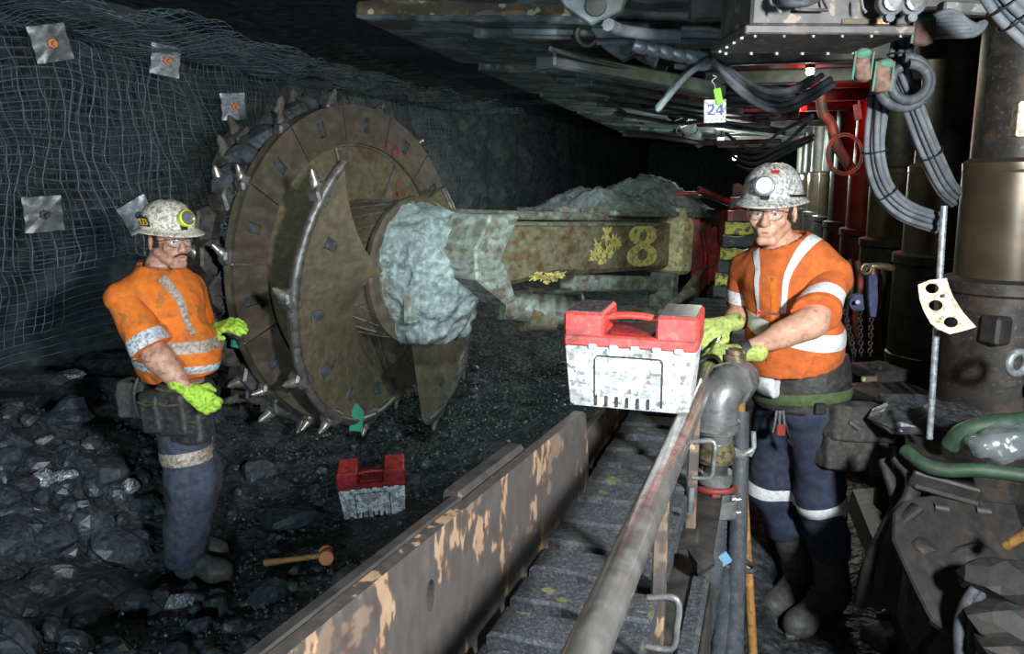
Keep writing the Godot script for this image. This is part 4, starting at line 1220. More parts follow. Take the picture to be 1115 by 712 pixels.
# cloth bands: each point is found by going out from the limb's axis to the cloth
func hoop(src: Field, n: Vector3, p: Vector3, w: float, a: Vector3, ax: Vector3, lift := 0.003) -> S:
	var keep := src.keep
	src.keep = []
	var holes := src.cutters
	src.cutters = []
	var c := a + ax * ((p - a).dot(n) / ax.dot(n))
	var u := n.cross(Vector3(0.3, 0.2, 1)).normalized()
	var v := n.cross(u)
	var rows := []
	for i in 61:
		var an := TAU * i / 60.0
		var dir := u * cos(an) + v * sin(an)
		var row := []
		for k in 4: row.append(src.out(c + n * w * (k / 3.0 - 0.5), dir) + dir * (lift if k % 3 else lift * 0.4))
		rows.append(row)
	src.keep = keep
	src.cutters = holes
	return S.new().sheet(rows)
func strip(src: Field, path: Array, w: float, core: Vector3, lift := 0.003) -> S:
	var keep := src.keep
	src.keep = []
	var holes := src.cutters
	src.cutters = []
	var rows := []
	var pp := curve(path, 6)
	for i in pp.size():
		var tan: Vector3 = (pp[mini(i + 1, pp.size() - 1)] - pp[maxi(i - 1, 0)]).normalized()
		var c := Vector3(core.x, minf(pp[i].y, core.y), core.z)
		var side: Vector3 = tan.cross(pp[i] - c).normalized()
		var row := []
		for k in 4:
			var q: Vector3 = pp[i] + side * w * (k / 3.0 - 0.5)
			var dir := (q - c).normalized()
			row.append(src.out(c, dir) + dir * lift)
		rows.append(row)
	src.keep = keep
	src.cutters = holes
	return S.new().sheet(rows)
func boot_field(top: Vector3, heel: Vector3, toe: Vector3, r: float, tall: bool) -> Field:
	var f := Field.new()
	f.k = 0.03
	var fd := (toe - heel); fd.y = 0.0
	var len := fd.length(); fd = fd.normalized()
	var ank := heel + fd * 0.06 + Vector3.UP * 0.1
	f.cap(top, ank, r, r * 0.9)
	f.cap(ank, heel + fd * 0.05 + Vector3.UP * 0.05, r * 0.88, 0.046)
	f.cap(ank + fd * 0.02, toe - fd * 0.05 + Vector3.UP * 0.048, r * 0.8, 0.046)
	f.cap(heel + fd * 0.07 + Vector3.UP * 0.045, toe - fd * 0.06 + Vector3.UP * 0.045, 0.045, 0.048)
	var sd := fd.cross(Vector3.UP)
	f.cap(toe - fd * 0.09 + sd * 0.02 + Vector3.UP * 0.042, toe - fd * 0.09 - sd * 0.02 + Vector3.UP * 0.042, 0.042)
	f.keep.append(Plane(Vector3.DOWN, -(heel.y + 0.008)))
	f.keep.append(Plane(Vector3.UP, top.y))
	return f
func sole(heel: Vector3, toe: Vector3) -> S:
	var fd := (toe - heel); fd.y = 0.0
	var len := fd.length(); fd = fd.normalized()
	var sd := fd.cross(Vector3.UP)
	var poly := PackedVector2Array()
	for i in 20:
		var a := TAU * i / 20.0
		var x := (cos(a) * 0.5 + 0.5) * (len + 0.02) - 0.01
		var w := 0.05 if x > len * 0.55 else 0.041
		poly.append(Vector2(x, sin(a) * w))
	return S.new().prism(Transform3D(Basis(fd, sd, Vector3.UP * signf(fd.cross(sd).y)), heel + Vector3.UP * 0.012), poly, 0.024, 0.004)

func people() -> void:
	right_miner()
	left_miner()
func right_miner() -> void:
	var heelL := PH(914, 662, 0.0)
	var toeL := PH(858, 697, 0.0)
	var heelR := PH(880, 645, 0.0)
	var toeR := PH(834, 676, 0.0)
	var t := thing("person", "miner in orange reflective shirt and speckled white helmet leaning on the handrail", "person", (heelL + toeR) * 0.5, "miners at the coal face")
	var fw := Vector3(-0.7, 0, 0.714)
	var rt := Vector3(-0.714, 0, -0.7)
	var tb := Basis(rt, Vector3.UP, -fw)
	var chest := P(859, 305, 3.06)
	var belly := P(864, 372, 3.05)
	var pel := P(870, 428, 3.1)
	var sc := P(858, 297, 3.08)
	var shL := sc - rt * 0.168
	var shR := sc + rt * 0.168
	var elL := P(886, 350, 2.80)
	var wrL := P(806, 384, 2.83)
	var elR := P(809, 342, 3.22)
	var wrR := P(790, 353, 3.06)
	var hipL := P(888, 448, 3.03)
	var knL := P(893, 538, 3.04)
	var hipR := P(848, 448, 3.18)
	var knR := P(838, 532, 3.2)
	var ankL := heelL + Vector3(-0.03, 0.12, 0.02)
	var ankR := heelR + Vector3(-0.03, 0.12, 0.02)
	var hc := P(840, 231, 3.02)
	var hz := (EYE - hc); hz.y *= 0.3
	hz = (hz.normalized() + Vector3(-0.22, -0.06, 0)).normalized()
	var hx := Vector3.UP.cross(hz).normalized()
	var hb := Basis(hx, hz.cross(hx), hz)
	var neck := P(851, 277, 3.08)
	# one continuous body under the clothes
	var f := Field.new()
	f.k = 0.04
	f.ell(chest, tb, Vector3(0.165, 0.18, 0.11)); f.ell(belly, tb, Vector3(0.16, 0.17, 0.135)); f.ell(pel, tb, Vector3(0.15, 0.11, 0.12))
	f.cap(shL, shR, 0.055); f.cap(neck, sc, 0.062)
	f.chain([shL, elL, wrL], [0.052, 0.046, 0.029]); f.chain([shR, elR, wrR], [0.052, 0.044, 0.029])
	f.cap(elL.lerp(wrL, 0.12), elL.lerp(wrL, 0.42), 0.047, 0.042); f.cap(elR.lerp(wrR, 0.12), elR.lerp(wrR, 0.42), 0.045, 0.041)
	f.chain([hipL, knL, ankL], [0.08, 0.055, 0.04]); f.chain([hipR, knR, ankR], [0.08, 0.055, 0.04])
	var body := put("body", joined([f.mesh(0.012), head_field(hc, hb, neck).mesh(0.0042)]), mt.skin_tone, t)
	head_gear(t, body, hc, hb, mt.helmet_grey, true)
	# shirt
	var wr := folds(5, 7.0)
	var s := Field.new()
	s.k = 0.05; s.noise = wr; s.amp = 0.009
	s.ell(chest, tb, Vector3(0.19, 0.2, 0.14)); s.ell(belly, tb, Vector3(0.19, 0.2, 0.17))
	s.cap(shL, shR, 0.066)
	s.cap(neck + Vector3(0, 0.0, 0), shL, 0.05, 0.06); s.cap(neck, shR, 0.05, 0.06)
	s.cap(belly, belly + Vector3(0, -0.12, 0), 0.15, 0.16)
	s.cap(neck + Vector3(0, 0.02, 0), sc, 0.08, 0.1)
	var hem := (Vector3.DOWN + rt * -0.06 + fw * -0.18).normalized()
	var hemp := P(850, 409, 2.95)
	var torso := Field.new()
	torso = s
	s.keep.append(Plane(hem, hemp.dot(hem)))
	s.cutters.append([neck + Vector3(0, 0.1, 0) + fw * 0.035, 0.098])
	var sl := Field.new()
	sl.k = 0.05; sl.noise = wr; sl.amp = 0.009
	sl.chain([shL, elL.lerp(shL, 0.1), elL], [0.07, 0.078, 0.078])
	var dl := (elL - shL).normalized()
	dl = (dl + (elL - wrL).normalized() * 0.35).normalized()
	sl.keep.append(Plane(dl, elL.lerp(shL, 0.12).dot(dl)))
	var sr := Field.new()
	sr.k = 0.05; sr.noise = wr; sr.amp = 0.008
	sr.chain([shR, elR], [0.075, 0.072])
	var dR := (elR - shR).normalized()
	sr.keep.append(Plane(dR, elR.lerp(shR, 0.15).dot(dR)))
	var shirt := put("shirt", joined([s.mesh(0.009), sl.mesh(0.009), sr.mesh(0.009)]), mt.orange_cloth, t)
	var hn2 := (Vector3.UP + rt * -0.2 + fw * 0.05).normalized()
	put("waist_tape", hoop(s, hn2, P(880, 370, 2.9), 0.06, belly, Vector3.UP), mt.tape, shirt)
	put("sleeve_tape", hoop(sl, dl, elL.lerp(shL, 0.36), 0.055, elL, (elL - shL).normalized()), mt.tape, shirt)
	put("sleeve_tape", hoop(sr, dR, elR.lerp(shR, 0.42), 0.05, elR, dR), mt.tape, shirt)
	put("shoulder_tape", strip(s, [P(886, 268, 3.04), P(868, 280, 2.93), P(855, 305, 2.88), P(850, 345, 2.86)], 0.032, chest), mt.tape, shirt)
	put("shoulder_tape", strip(s, [P(830, 278, 3.06), P(818, 292, 3.0), P(806, 315, 2.98), P(800, 350, 2.98)], 0.03, chest), mt.tape, shirt)
	put("placket", strip(s, [P(838, 288, 2.94), P(828, 340, 2.9), P(826, 400, 2.88)], 0.03, belly), mt.orange_worn, shirt)
	# chest badge
	var bp := P(833, 341, 2.868)
	var bb := along((Vector3(-0.45, 0.1, 0.9)).normalized())
	put("badge_mark", joined([S.new().box(Transform3D(bb.rotated(bb.z, 0.7), bp - bb.x * 0.02), Vector3(0.03, 0.006, 0.004)).mesh(), S.new().box(Transform3D(bb.rotated(bb.z, -0.7), bp - bb.x * 0.02), Vector3(0.022, 0.005, 0.004)).mesh()]), mt.red_print, shirt)
	put("badge_line", S.new().box(Transform3D(bb, bp + bb.x * 0.026), Vector3(0.05, 0.009, 0.004)), mt.red_steel, shirt)
	# pale undershirt showing below the hem
	var us := Field.new()
	us.k = 0.04; us.noise = folds(9, 12.0); us.amp = 0.006
	us.ell(belly + Vector3(0, -0.13, 0), tb, Vector3(0.168, 0.12, 0.158))
	us.keep.append(Plane(Vector3.DOWN, P(850, 432, 3.0).dot(Vector3.DOWN)))
	us.keep.append(Plane(Vector3.UP, P(850, 395, 3.0).y))
	us.keep.append(Plane(-rt, -(belly + rt * -0.0).dot(rt)))
	put("undershirt", us.mesh(0.009), mt.tape, t)
	# charcoal waist wrap and green belt
	var w := Field.new()
	w.k = 0.05
	w.ell(pel + Vector3(0, 0.03, 0) - fw * 0.01, tb, Vector3(0.19, 0.32, 0.176))
	w.keep.append(Plane(Vector3.DOWN, -(pel.y - 0.05)))
	var wn := (Vector3.UP + rt * 0.28 + fw * 0.1).normalized()
	w.keep.append(Plane(wn, P(895, 400, 2.92).dot(wn)))
	put("waist_wrap", w.mesh(0.009), mt.leather, t)
	var belt := put("belt", hoop(w, (Vector3.UP + rt * 0.12).normalized(), P(880, 436, 2.93), 0.042, pel, Vector3.UP, 0.006), mt.belt_green, t)
	put("buckle", S.new().box(Transform3D(along(Vector3(-0.1, 0, 1)), P(893, 445, 2.915)), Vector3(0.04, 0.045, 0.012), 0.004), mt.black, belt)
	# trousers
	var tr_ := Field.new()
	tr_.k = 0.05; tr_.noise = folds(21, 6.5); tr_.amp = 0.012
	tr_.ell(pel + Vector3(0, -0.02, 0), tb, Vector3(0.17, 0.13, 0.148))
	tr_.chain([hipL, knL, knL.lerp(ankL, 0.55)], [0.108, 0.087, 0.088])
	tr_.chain([hipR, knR, knR.lerp(ankR, 0.45)], [0.105, 0.083, 0.08])
	tr_.keep.append(Plane(Vector3.UP, pel.y + 0.02))
	var trousers := put("trousers", tr_.mesh(0.0095), mt.navy_cloth, t)
	put("leg_tape", hoop(tr_, (knL - hipL + Vector3(0.06, 0, 0)).normalized(), P(888, 556, 3.0), 0.05, knL, (ankL - knL).normalized(), 0.004), mt.tape, trousers)
	put("leg_tape", hoop(tr_, (knR - hipR).normalized(), P(838, 535, 3.15), 0.05, knR, (knR - hipR).normalized(), 0.004), mt.tape, trousers)
	# rubber boots
	var btL := put("boot", boot_field(knL.lerp(ankL, 0.38), heelL, toeL, 0.075, true).mesh(0.0075), mt.boot_rubber, t)
	put("sole", sole(heelL, toeL), mt.boot_rubber, btL)
	var btR := put("boot", boot_field(knR.lerp(ankR, 0.38), heelR, toeR, 0.07, true).mesh(0.0075), mt.boot_rubber, t)
	put("sole", sole(heelR, toeR), mt.boot_rubber, btR)
	for k in 5:
		var q := ankL + (toeL - heelL).normalized() * (0.02 + 0.02 * k) + Vector3(0, 0.07 - 0.022 * k, 0)
		var sd := (toeL - heelL).normalized().cross(Vector3.UP)
		var rib := []
		for i in 7: rib.append(q + sd * sin((i - 3) * 0.4) * 0.062 + (toeL - heelL).normalized() * (cos((i - 3) * 0.4) * 0.06 - 0.005))
		put("boot_rib", S.new().tube(rib, 0.0045, 5), mt.boot_rubber, btL)
	# gloves
	put("glove", hand_field(wrL, P(778, 385, 2.86) - wrL, Vector3(-0.15, 0.9, 0.45), Vector3(0.1, 0.1, 1), 0.75).mesh(0.0042), mt.glove_pale, t)
	put("glove", hand_field(wrR, P(766, 359, 2.98) - wrR, Vector3(-0.1, 0.75, 0.65), Vector3(0, 0.2, 1), 0.7).mesh(0.0042), mt.glove_pale, t)
	put("watch_strap", S.new().tube([wrL.lerp(elL, 0.05), wrL.lerp(elL, 0.16)], 0.037, 16), mt.leather, t)
	# pouches and key ring on the belt
	var pb := along(Vector3(0.25, 0.05, 1)).rotated(Vector3.BACK, -0.12)
	var pc := P(926, 474, 2.98)
	var pouch := put("belt_pouch", soft_box(pc, pb, Vector3(0.135, 0.125, 0.07), 4), mt.pouch_canvas, t)
	put("pouch_flap", soft_box(pc + pb * Vector3(0.0, 0.06, 0.045), pb.rotated(pb.x, -0.15), Vector3(0.14, 0.07, 0.04), 6), mt.pouch_canvas, pouch)
	put("pouch_pocket", soft_box(pc + pb * Vector3(0.1, -0.085, 0.02), pb, Vector3(0.05, 0.06, 0.06), 8), mt.pouch_canvas, pouch)
	put("pouch_clip", S.new().box(Transform3D(pb.rotated(pb.z, -0.5), P(931, 464, 2.87)), Vector3(0.055, 0.012, 0.012), 0.004), mt.chrome, pouch)
	put("pouch_clip", S.new().box(Transform3D(pb.rotated(pb.z, 0.3), P(962, 506, 2.87)), Vector3(0.03, 0.012, 0.012), 0.004), mt.chrome, pouch)
	var ks := S.new()
	for q in [[0, 0.0], [0.012, 0.35], [-0.012, -0.3]]:
		var k0 := P(849, 447, 2.93) + Vector3(q[0], 0, 0)
		ks.tube([k0, k0 + Vector3(0.02 * q[1], -0.05, 0.006), k0 + Vector3(0.03 * q[1], -0.085, 0.0)], [0.006, 0.005, 0.004], 6)
	put("key_ring", ks, mt.chrome, belt)
	put("padlock", S.new().box(at(P(850, 468, 2.925)), Vector3(0.035, 0.045, 0.018), 0.004), mt.red_steel, belt)
	put("lanyard", S.new().tube(curve([P(852, 448, 2.94), P(858, 470, 2.92), P(864, 486, 2.92), P(857, 478, 2.92)], 4), 0.006, 6), mt.black, belt)
func soft_box(c: Vector3, b: Basis, h: Vector3, sd: int) -> ArrayMesh:
	var f := Field.new()
	f.k = 0.02; f.noise = folds(sd, 9.0); f.amp = 0.009
	f.brick(c, b, h, 0.018)
	return f.mesh(0.008)

func left_miner() -> void:
	var heelR := PH(190, 617, 0.03)
	var toeR := PH(253, 622, 0.03)
	var heelL := PH(196, 600, 0.03)
	var toeL := PH(248, 605, 0.03)
	var fy := maxf(maxf(ground(heelR.x, -heelR.z), ground(toeR.x, -toeR.z)), ground(heelR.lerp(toeR, 0.5).x, -heelR.z))
	var fy2 := maxf(ground(heelL.x, -heelL.z), ground(toeL.x, -toeL.z))
	heelR.y = fy; toeR.y = fy; heelL.y = fy2; toeL.y = fy2
	var t := thing("person", "miner in soiled orange shirt and numbered cream helmet standing before the drum", "person", (heelL + toeR) * 0.5, "miners at the coal face")
	var fw := Vector3(0.9, 0, 0.436)
	var rt := Vector3(-0.436, 0, 0.9)
	var tb := Basis(rt, Vector3.UP, -fw)
	var chest := P(181, 332, 3.54)
	var belly := P(193, 383, 3.54)
	var pel := P(196, 432, 3.55)
	var sc := P(170, 319, 3.54)
	var shR := sc + rt * 0.175
	var shL := sc - rt * 0.175
	var elR := P(171, 388, 3.32)
	var wrR := P(205, 425, 3.3)
	var elL := P(222, 372, 3.75)
	var wrL := P(236, 358, 3.66)
	var hipR := P(196, 445, 3.46)
	var knR := P(208, 525, 3.44)
	var hipL := P(202, 445, 3.63)
	var knL := P(216, 520, 3.62)
	var ankR := heelR + Vector3(0.05, 0.1, 0)
	var ankL := heelL + Vector3(0.05, 0.1, 0)
	var hc := P(184, 262, 3.54)
	var hz := Vector3(0.8, -0.02, 0.6).normalized()
	var hx := Vector3.UP.cross(hz).normalized()
	var hb := Basis(hx, hz.cross(hx), hz)
	var neck := P(170, 301, 3.55)
	var f := Field.new()
	f.k = 0.04
	f.ell(chest, tb, Vector3(0.165, 0.18, 0.12)); f.ell(belly, tb, Vector3(0.16, 0.16, 0.16)); f.ell(pel, tb, Vector3(0.14, 0.11, 0.13))
	f.cap(shL, shR, 0.055); f.cap(neck, sc, 0.064)
	f.chain([shR, elR, wrR], [0.052, 0.048, 0.03]); f.chain([shL, elL, wrL], [0.052, 0.044, 0.03])
	f.cap(elR.lerp(wrR, 0.1), elR.lerp(wrR, 0.45), 0.05, 0.045)
	f.chain([hipR, knR, ankR], [0.08, 0.055, 0.042]); f.chain([hipL, knL, ankL], [0.08, 0.055, 0.042])
	var body := put("body", joined([f.mesh(0.012), head_field(hc, hb, neck).mesh(0.0042)]), mt.skin_dirty, t)
	head_gear(t, body, hc, hb, mt.helmet_cream, false)
	var s := Field.new()
	s.k = 0.05; s.noise = folds(31, 7.0); s.amp = 0.01
	s.ell(chest, tb, Vector3(0.18, 0.19, 0.145)); s.ell(belly, tb, Vector3(0.185, 0.18, 0.19)); s.cap(shL, shR, 0.064)
	s.cap(neck, shL, 0.052, 0.06); s.cap(neck, shR, 0.052, 0.06)
	s.cap(belly, belly + Vector3(0, -0.09, 0), 0.15, 0.15)
	s.cap(neck + Vector3(0, 0.02, 0), sc, 0.082, 0.1)
	var hem := Vector3(0.1, -1, 0).normalized()
	s.keep.append(Plane(hem, P(200, 415, 3.4).dot(hem)))
	s.cutters.append([neck + Vector3(0, 0.105, 0) + fw * 0.03, 0.1])
	var sl := Field.new()
	sl.k = 0.05; sl.noise = s.noise; sl.amp = 0.009
	sl.chain([shR, elR], [0.07, 0.088])
	var dl := (elR - shR).normalized()
	sl.keep.append(Plane(dl, elR.lerp(shR, 0.13).dot(dl)))
	var sr := Field.new()
	sr.k = 0.05; sr.chain([shL, elL], [0.08, 0.075])
	var dR := (elL - shL).normalized()
	sr.keep.append(Plane(dR, elL.lerp(shL, 0.15).dot(dR)))
	var shirt := put("shirt", joined([s.mesh(0.009), sl.mesh(0.009), sr.mesh(0.01)]), mt.orange_worn, t)
	put("waist_tape", hoop(s, Vector3(0.06, 1, 0).normalized(), P(225, 380, 3.4), 0.05, belly, Vector3.UP), mt.tape_muddy, shirt)
	put("waist_tape", hoop(s, Vector3(0.1, 1, 0).normalized(), P(200, 404, 3.38), 0.035, belly, Vector3.UP), mt.tape_worn, shirt)
	put("sleeve_tape", hoop(sl, dl, elR.lerp(shR, 0.24), 0.062, elR, dl), mt.tape_worn, shirt)
	put("shoulder_tape", strip(s, [P(175, 300, 3.42), P(200, 325, 3.4), P(222, 365, 3.4)], 0.045, chest), mt.tape_muddy, shirt)
	put("back_tape", strip(s, [P(136, 325, 3.5), P(130, 350, 3.5)], 0.05, chest), mt.tape_worn, shirt)
	var tr_ := Field.new()
	tr_.k = 0.05; tr_.noise = folds(41, 6.5); tr_.amp = 0.013
	tr_.ell(pel + Vector3(0, 0.0, 0), tb, Vector3(0.165, 0.14, 0.16))
	tr_.chain([hipR, knR, ankR + Vector3(0, -0.01, 0)], [0.12, 0.105, 0.092]); tr_.chain([hipL, knL, ankL], [0.115, 0.1, 0.09])
	tr_.keep.append(Plane(Vector3.UP, pel.y + 0.07))
	tr_.keep.append(Plane(Vector3.DOWN, -(heelR.y + 0.075)))
	var trousers := put("trousers", tr_.mesh(0.0095), mt.denim_worn, t)
	put("leg_tape", hoop(tr_, (knR - hipR).normalized(), P(206, 497, 3.4), 0.06, knR, (knR - hipR).normalized(), 0.004), mt.tape_muddy, trousers)
	for q in [[heelR, toeR, ankR], [heelL, toeL, ankL]]:
		var bt := put("boot", boot_field(q[2] + Vector3(0, 0.03, 0), q[0], q[1], 0.055, false).mesh(0.0075), mt.boot_rubber, t)
		put("sole", sole(q[0], q[1]), mt.black, bt)
	put("glove", hand_field(wrR, P(228, 440, 3.3) - wrR, Vector3(0.15, 0.35, 0.9), Vector3(0.8, 0.6, 0.1), 0.85).mesh(0.0042), mt.glove, t)
	put("glove", hand_field(wrL, P(252, 352, 3.6) - wrL, Vector3(0.0, 0.8, 0.5), Vector3(0, 0.2, 1), 0.5).mesh(0.0042), mt.glove, t)
	# belt, tool pouches
	var bw := Field.new()
	bw.k = 0.05
	bw.ell(pel, tb, Vector3(0.172, 0.15, 0.17))
	var belt := put("belt", hoop(bw, Vector3.UP, pel + Vector3(0, 0.02, 0), 0.055, pel, Vector3.UP, 0.006), mt.leather, t)
	var pb := along(rt + fw * 0.15)
	for q in [[192, 449, 0.075, 0.1, 0.05], [169, 448, 0.05, 0.09, 0.045], [206, 464, 0.085, 0.07, 0.04], [190, 428, 0.06, 0.05, 0.045]]:
		var pc := P(q[0], q[1], 3.33)
		var pouch := put("tool_pouch", soft_box(pc, pb.rotated(Vector3.BACK, 0.08), Vector3(q[2], q[3], q[4]), int(q[0])), mt.leather, belt)
		put("pouch_trim", S.new().tube([pc + pb * Vector3(-q[2] * 0.85, q[3] * 0.55, q[4] + 0.002), pc + pb * Vector3(0, q[3] * 0.45, q[4] + 0.007), pc + pb * Vector3(q[2] * 0.85, q[3] * 0.55, q[4] + 0.002)], 0.006, 6), mt.brass, pouch)
	put("lamp_battery", soft_box(P(148, 432, 3.5), pb, Vector3(0.05, 0.085, 0.07), 3), mt.pouch_canvas, belt)
	put("battery_cord", S.new().tube(curve([P(150, 412, 3.42), P(146, 430, 3.38), P(153, 455, 3.36), P(168, 440, 3.34)], 5), 0.007, 6), mt.hose_dark, belt)

# ---- roof supports: canopies overhead, hydraulic legs on the right
const CD := Vector3(0.2516, 0, -0.9678)
const CR := Vector3(0.9678, 0, 0.2516)
func supports() -> void:
	var t0 := PH(387, 20, 2.57)
	var fr := Basis(CR, Vector3.UP, -CD)
	var names := ["nearest", "second", "third", "fourth", "fifth", "sixth", "seventh"]
	for n in range(-1, 6):
		var o := Vector3(t0.x, 0, t0.z) + CD * (2.0 * n)
		var c := thing("support_canopy", "dark steel roof canopy reaching to the face, %s from the camera" % names[n + 1], "roof support", o + Vector3(0, 2.4, 0), "roof support canopies")
		var prof := PackedVector2Array([Vector2(0, 2.575), Vector2(0.05, 2.565), Vector2(1.05, 2.50), Vector2(1.5, 2.44), Vector2(4.4, 2.40), Vector2(4.4, 2.82), Vector2(1.0, 2.82), Vector2(0.1, 2.66), Vector2(0, 2.64)])
		var mid := o + CD * 0.78
		put("canopy_plate", S.new().prism(Transform3D(fr, mid), prof, 1.56, 0.008), mt.canopy_steel, c)
		put("edge_strip", S.new().prism(Transform3D(fr, o - CD * 0.008), PackedVector2Array([Vector2(0.02, 2.585), Vector2(1.05, 2.53), Vector2(1.05, 2.64), Vector2(0.3, 2.66), Vector2(0.02, 2.64)]), 0.012), mt.chipped_cream if n < 1 else mt.dusty_steel, c)
		put("wear_plate", S.new().box(Transform3D(fr.rotated(fr.z, -0.065), mid + CR * 0.98 + Vector3(0, 2.488, 0)), Vector3(0.5, 0.03, 1.3), 0.006), mt.canopy_steel, c)
		put("cross_bar", S.new().box(Transform3D(fr.rotated(fr.z, -0.065), o + CD * 0.2 + CR * 0.78 + Vector3(0, 2.50, 0)), Vector3(0.5, 0.05, 0.07), 0.01), mt.canopy_steel, c)
		for k in 3:
			put("hinge_lug", S.new().prism(Transform3D(fr, o + CD * (0.1 + k * 0.55) + CR * 1.25 + Vector3(0, 2.45, 0)), PackedVector2Array([Vector2(-0.14, 0.05), Vector2(0.16, 0.05), Vector2(0.12, -0.07), Vector2(0.02, -0.11), Vector2(-0.07, -0.05)]), 0.06, 0.006), mt.canopy_steel, c)
			put("lug_pin", S.new().rod(o + CD * (0.05 + k * 0.55) + CR * 1.29 + Vector3(0, 2.4, 0), o + CD * (0.15 + k * 0.55) + CR * 1.29 + Vector3(0, 2.4, 0), 0.035, 10), mt.dark_steel, c)
		for k in 2:
			put("rib", S.new().box(Transform3D(fr, o + CD * (0.35 + k * 0.85) + CR * 2.6 + Vector3(0, 2.38, 0)), Vector3(2.0, 0.08, 0.05), 0.008), mt.dark_steel, c)
		put("eye_ring", ring_shape(o + CD * 0.12 + CR * 1.1 + Vector3(0, 2.47, 0), CD, 0.05, 0.014), mt.dark_steel, c)
	# legs
	for i in 9:
		var d := 2.92 + 0.98 * i
		var x := 1.815 + 0.262 * i
		var base := Vector3(x, 0.15, -d)
		var lean := Vector3(-0.01, 1, 0.02 if i % 2 else 0.0).normalized()
		var ord: String = ["first", "second", "third", "fourth", "fifth", "sixth", "seventh", "eighth", "ninth"][i]
		var l := thing("hydraulic_prop", "telescopic hydraulic prop between floor and canopy, %s from the right edge" % ord, "roof prop", base, "hydraulic props")
		var X := Transform3D(stand(lean), base)
		put("casing", S.new().lathe(X, [Vector2(0, 0), Vector2(0.2, 0), Vector2(0.2, 0.78), Vector2(0.206, 0.785), Vector2(0.206, 0.82), Vector2(0.2, 0.825), Vector2(0.2, 1.26), Vector2(0.21, 1.27), Vector2(0.21, 1.31), Vector2(0.17, 1.32)], 32), mt.leg_case, l)
		put("lower_stage", S.new().lathe(X, [Vector2(0.17, 1.28), Vector2(0.17, 1.69), Vector2(0.172, 1.70), Vector2(0.172, 1.725), Vector2(0.15, 1.74)], 32), mt.leg_bronze, l)
		put("upper_stage", S.new().lathe(X, [Vector2(0.15, 1.7), Vector2(0.145, 2.3), Vector2(0.11, 2.31)], 32), mt.leg_case, l)
		if i < 3:
			put("valve", S.new().box(Transform3D(Basis(Vector3.UP, 0.3), base + Vector3(-0.13, 1.15, 0.17)), Vector3(0.07, 0.1, 0.08), 0.01), mt.dark_steel, l)
			put("lifting_ring", ring_shape(base + Vector3(0.02, 0.95, 0.22), Vector3.BACK, 0.045, 0.013), mt.dark_steel, l)
	# floor bases of the supports
	for i in 4:
		var p := Vector3(2.3 + 0.52 * i, 0.1, -2.9 - 1.96 * i)
		var b := thing("steel_pontoon", "heavy steel pontoon under the hydraulic props, %s of the row" % names[i], "roof support", p, "floor pontoons")
		put("pontoon", S.new().prism(Transform3D(fr, p + CD * 0.5), PackedVector2Array([Vector2(-0.75, -0.15), Vector2(0.9, -0.15), Vector2(0.9, 0.2), Vector2(0.2, 0.2), Vector2(-0.2, 0.1), Vector2(-0.72, 0.0)]), 1.5, 0.02), mt.dark_steel, b)
		put("bridge", S.new().box(Transform3D(fr, p + CR * 0.5 + CD * 0.5 + Vector3(0, 0.4, 0)), Vector3(0.5, 0.3, 1.2), 0.03), mt.dark_steel, b)
	face_mesh()
func ring_shape(c: Vector3, n: Vector3, r: float, w: float) -> S:
	var b := along(n)
	var pts := []
	for i in 18: pts.append(c + b.x * cos(TAU * i / 18.0) * r + b.y * sin(TAU * i / 18.0) * r)
	return S.new().tube(pts, w, 8, false, true)

